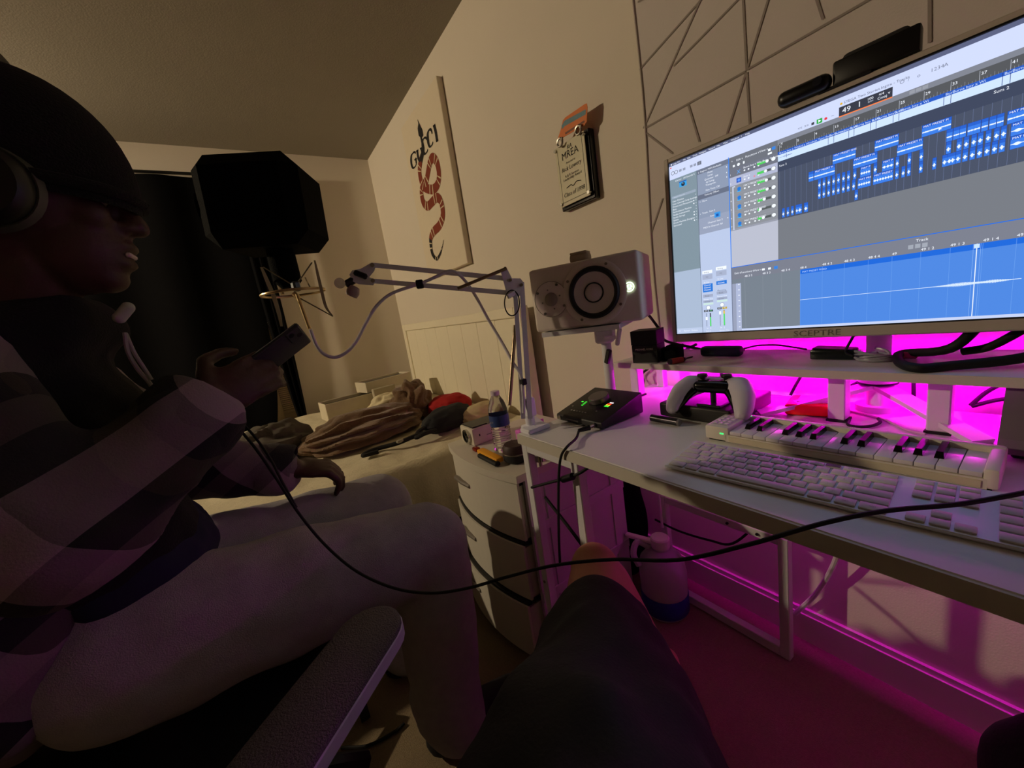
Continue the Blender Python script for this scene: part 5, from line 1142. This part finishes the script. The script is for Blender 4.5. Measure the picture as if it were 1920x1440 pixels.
# headphones
t = thing('headphones', 'dark over-ear headphones worn over the beanie', 'headphones', hp(0,0,.19))
rim = M('olive_rim', (70,72,58), .5)
for s_ in (-1, 1):
    c = hp(-.012, s_*.095, -.004); ax = Rh @ V((.1*0, s_, 0))
    cup = put('ear_cup', MB().lathe([(.0,-.004),(.046,-.004),(.050,.006),(.049,.020),(.042,.028),(0,.031)], c, ax, 32), M('cup_dark', (14,15,13), .45), t, smooth=True)
    put('cushion', MB().lathe([(.052,-.012),(.056,-.004),(.052,.006),(.046,.004)], c, ax, 32, False), rim, cup, smooth=True)
hbp = [hp(-.016, .118*math.cos(a), .02+.172*math.sin(a)) for a in [PI*i/16 for i in range(17)]]
put('headband', MB().tube(hbp, .010, 8, 3), M('cup_dark',(0,0,0)), t, smooth=True)
# phone in the near hand
pc_ = at(516,664,.715); du = (at(560,630,.735)-at(478,692,.70)).normalized(); dv_ = V((.28,-.55,.75)); dv_ = (dv_-du*dv_.dot(du)).normalized(); dw = du.cross(dv_)
ph_m = Matrix(((du.x,dv_.x,dw.x,pc_.x),(du.y,dv_.y,dw.y,pc_.y),(du.z,dv_.z,dw.z,pc_.z),(0,0,0,1)))
t = thing('mobile_phone', 'dark mobile phone held in the near hand of the seated man', 'phone', pc_, mtx=ph_m)
put('case', MB().box((0,0,0), (.130,.060,.010), None, .0045, 3), M('phone_case', (40,42,48), .45), t, smooth=True, local=True)
put('glass', MB().box((0,0,.0052 if dw.dot(CAM-pc_) < 0 else -.0052), (.124,.055,.0012), None, .0005), M('phone_glass', (6,6,8), .1), t, local=True)
cm = put('camera_bump', MB().box((.048,.016,-.0062 if dw.dot(CAM-pc_) < 0 else .0062), (.028,.028,.003), None, .0012), M('phone_case',(0,0,0)), t, local=True)
for q in ((.042,.021),(.054,.011)): put('lens', MB().cyl((q[0],q[1],-.0075 if dw.dot(CAM-pc_) < 0 else .0060), (q[0],q[1],-.0060 if dw.dot(CAM-pc_) < 0 else .0078), .0052, n=16), M('lens_glass',(0,0,0)), cm, smooth=True, local=True)

# chair below the man
cc = V((-.24,.92,0)); t = thing('office_chair', 'black office chair under the seated man', 'chair', cc)
put('seat', MB().box(cc+V((0,0,.415)), (.48,.47,.075), None, .03, 4), M('black_upholstery', (12,12,13), .8, bump=.3), t, smooth=True)
put('column', MB().cyl(cc+V((0,0,.09)), cc+V((0,0,.38)), .028, n=20), black_pl, t, smooth=True)
put('tilt_box', MB().box(cc+V((0,0,.362)), (.22,.16,.03), None, .008), black_pl, t)
put('lever', MB().tube([cc+V((.05,-.06,.362)), cc+V((.08,-.22,.365)), cc+V((.10,-.27,.35))], .008, 8), black_pl, t, smooth=True)
put('backrest', MB().box(cc+V((-.27,0,.70)), (.05,.42,.44), Matrix.Rotation(-.12,3,'Y'), .02, 3), M('black_upholstery',(0,0,0)), t, smooth=True)
put('back_bracket', MB().box(cc+V((-.24,0,.44)), (.02,.08,.14), None, .005), black_pl, t)
put('arm_bracket', MB().tube([cc+V((.12,-.16,.37)), cc+V((.14,-.26,.385)), cc+V((.19,-.285,.375)), cc+V((.23,-.27,.33))], .016, 8), black_pl, t, smooth=True)
for k in range(5):
    a = k*2*PI/5+.5; e = cc+V((.29*math.cos(a), .29*math.sin(a), .075)); lg_ = put('base_leg', MB().cyl(cc+V((0,0,.105)), e, .024, .016, n=10), black_pl, t, smooth=True)
    put('caster', MB().cyl(e+V((-.012,0,-.045)), e+V((.012,0,-.045)), .028, n=16), black_rub, lg_, smooth=True)
# pale jacket hanging over the chair
J = [at(a,b_,d) for a,b_,d in [(122,1205,.60),(206,1200,.62),(208,1300,.66),(240,1322,.68),(232,1345,.68),(160,1395,.67),(95,1425,.66)]]
Jn = [p+ray(150,1300).normalized()*.012 for p in J]; n_ = len(J)
single('draped_jacket', MB().add(J+Jn, [tuple(range(n_)), tuple(range(2*n_-1,n_-1,-1))]+[(i,(i+1)%n_,n_+(i+1)%n_,n_+i) for i in range(n_)]), M('mauve_lining', (150,124,140), .9), 'pale mauve jacket lining hanging over the side of the office chair', 'jacket')

# ================================================================== the photographer's legs and chair
skin2 = M('light_skin', (206,150,120), .55, var=.06, bump=.1, bscale=300)
h1, k1, a1_ = V((-.17,-.10,.555)), V((.458,.515,.487)), V((.64,.50,.09))
h2, k2, a2_ = V((-.02,-.30,.545)), V((.62,-.05,.435)), V((.72,-.08,.09))
b = MB()
for h_, k_2, a_2 in ((h1,k1,a1_),(h2,k2,a2_)):
    b.chain([(h_,.088),(h_.lerp(k_2,.55),.078),(k_2,.064),(k_2.lerp(a_2,.35)+V((-.01,-.01,0)),.058),(a_2,.040),(a_2+V((.02,.02,-.05)),.038),(a_2+V((.11,.10,-.06)),.032)])
b.chain([(h1+V((-.02,-.03,.01)),.10),(h2+V((-.02,-.03,.01)),.10)]); b.ell(k1+V((.02,.03,.01)), (.052,.052,.058))
ph = blob('person', b, skin2, None, voxel=.008, smooth=6)
tag(ph, 'bare-kneed leg of the photographer in black shorts at the bottom', 'person')
b = MB(); q1 = h1.lerp(k1,.85); q2 = h2.lerp(k2,1.0)
b.chain([(h1+V((-.02,-.03,.01)),.170),(h1.lerp(k1,.53)+V((-.004,.004,.004)),.158),(q1+V((0,0,-.012)),.093)], 20); b.chain([(h2+V((-.02,-.03,.01)),.135),(h2.lerp(k2,.45)+V((0,0,-.03)),.108),(q2+V((0,0,-.01)),.092)], 20)
b.chain([(h1+V((-.02,-.04,.02)),.13),(h2+V((-.02,-.04,.02)),.13)])
blob('shorts', b, M('black_nylon', (20,22,30), .75, var=.1, bump=.2), ph, voxel=.009, smooth=8, wr=(.016,(7,7,10)), label='black sports shorts')
put('waist_shirt', MB().ell((-.16,-.30,.74), (.19,.13,.17), Matrix.Rotation(-.45,3,'Z'), 24, 14), M('dark_tee', (22,22,26), .9), ph, smooth=True)

ah = .655; d_ = V((-.75,-.66,0)).normalized(); s_d = V((-.66,.75,0)).normalized(); tip = V((.098,.530,0))
t = thing('armchair', 'padded office chair of the photographer with a grey leather armrest', 'chair', (-.10,-.25,0))
out = []
for i in range(13): a = -PI/2+PI*i/12; out.append((.046*math.cos(a)-.0, .046*math.sin(a)))
def stadium(z, grow, L=.34):
    r_2 = .046+grow; c0 = tip+d_*.046+s_d*.040; pts = []
    for i in range(13): a = -PI/2+PI*i/12; pts.append(c0 - d_*(r_2*math.cos(a)) + s_d*(r_2*math.sin(a)))
    pts += [c0+d_*L+s_d*r_2, c0+d_*L-s_d*r_2]
    return [V((p.x,p.y,z)) for p in pts]
def stack(levels):
    m_ = MB(); n_2 = 15; vv = []
    for z, g_2 in levels: vv += stadium(z, g_2)
    ff = [(k*n_2+i, k*n_2+(i+1)%n_2, (k+1)*n_2+(i+1)%n_2, (k+1)*n_2+i) for k in range(len(levels)-1) for i in range(n_2)] + [tuple(range(n_2-1,-1,-1)), tuple(range((len(levels)-1)*n_2, len(levels)*n_2))]
    return m_.add(vv, ff)
put('arm_pad', stack([(ah-.008,.0),(ah-.003,-.001),(ah,-.006)]), M('grey_leather', (92,84,92), .5, var=.1, bump=.8, bscale=500), t, smooth=True, label='grey textured leather armrest pad')
put('pad_edge', stack([(ah-.030,-.006),(ah-.026,.001),(ah-.010,.001),(ah-.008,-.001)]), M('lilac_edge_sheen', (196,184,212), .45), t, smooth=True, label='armrest edge painted pale for the light it reflects')  # pale lilac colour paints the light reflected along the pad edge
pp = tip+d_*.22+s_d*.04
put('arm_post', MB().box((pp.x,pp.y,.53), (.05,.05,.21), Matrix.Rotation(.8,3,'Z'), .008), black_pl, t)
put('arm_bar', MB().tube([V((pp.x,pp.y,.44)), V((-.12,.10,.41)), V((-.12,-.10,.385))], .018, 8), black_pl, t, smooth=True)
put('seat', MB().box((-.10,-.24,.385), (.52,.50,.08), Matrix.Rotation(-.6,3,'Z'), .03, 3), M('black_upholstery',(0,0,0)), t, smooth=True)
put('column', MB().cyl((-.10,-.25,.08), (-.10,-.25,.36), .03, n=16), black_pl, t, smooth=True)
for k in range(5):
    a = k*2*PI/5+.2; e = V((-.10+.26*math.cos(a), -.25+.26*math.sin(a), .07)); lg_ = put('base_leg', MB().cyl((-.10,-.25,.10), e, .024, .016, n=10), black_pl, t, smooth=True)
    put('caster', MB().cyl(e+V((-.012,0,-.042)), e+V((.012,0,-.042)), .027, n=16), black_rub, lg_, smooth=True)

# headphone lead crossing the picture
cable('long black headphone lead sagging from the seated man across to the keyboard', [at(438,792,.70), at(480,842,.70), at(520,900,.69), at(560,962,.69), at(610,1022,.69), at(670,1072,.68), at(740,1103,.67), at(810,1112,.66), at(880,1102,.65), at(950,1082,.64), at(1040,1060,.60), at(1150,1049,.56), at(1270,1050,.50), at(1400,1022,.45), at(1540,982,.42), at(1660,958,.41), at(1800,945,.40), at(1930,922,.39), at(2010,905,.38)], .0026, n=8)
cable('second strand of the headphone lead beside the man\'s hand', [at(450,788,.71), at(480,822,.71), at(508,862,.70), at(530,905,.695), at(556,952,.692)], .0024)
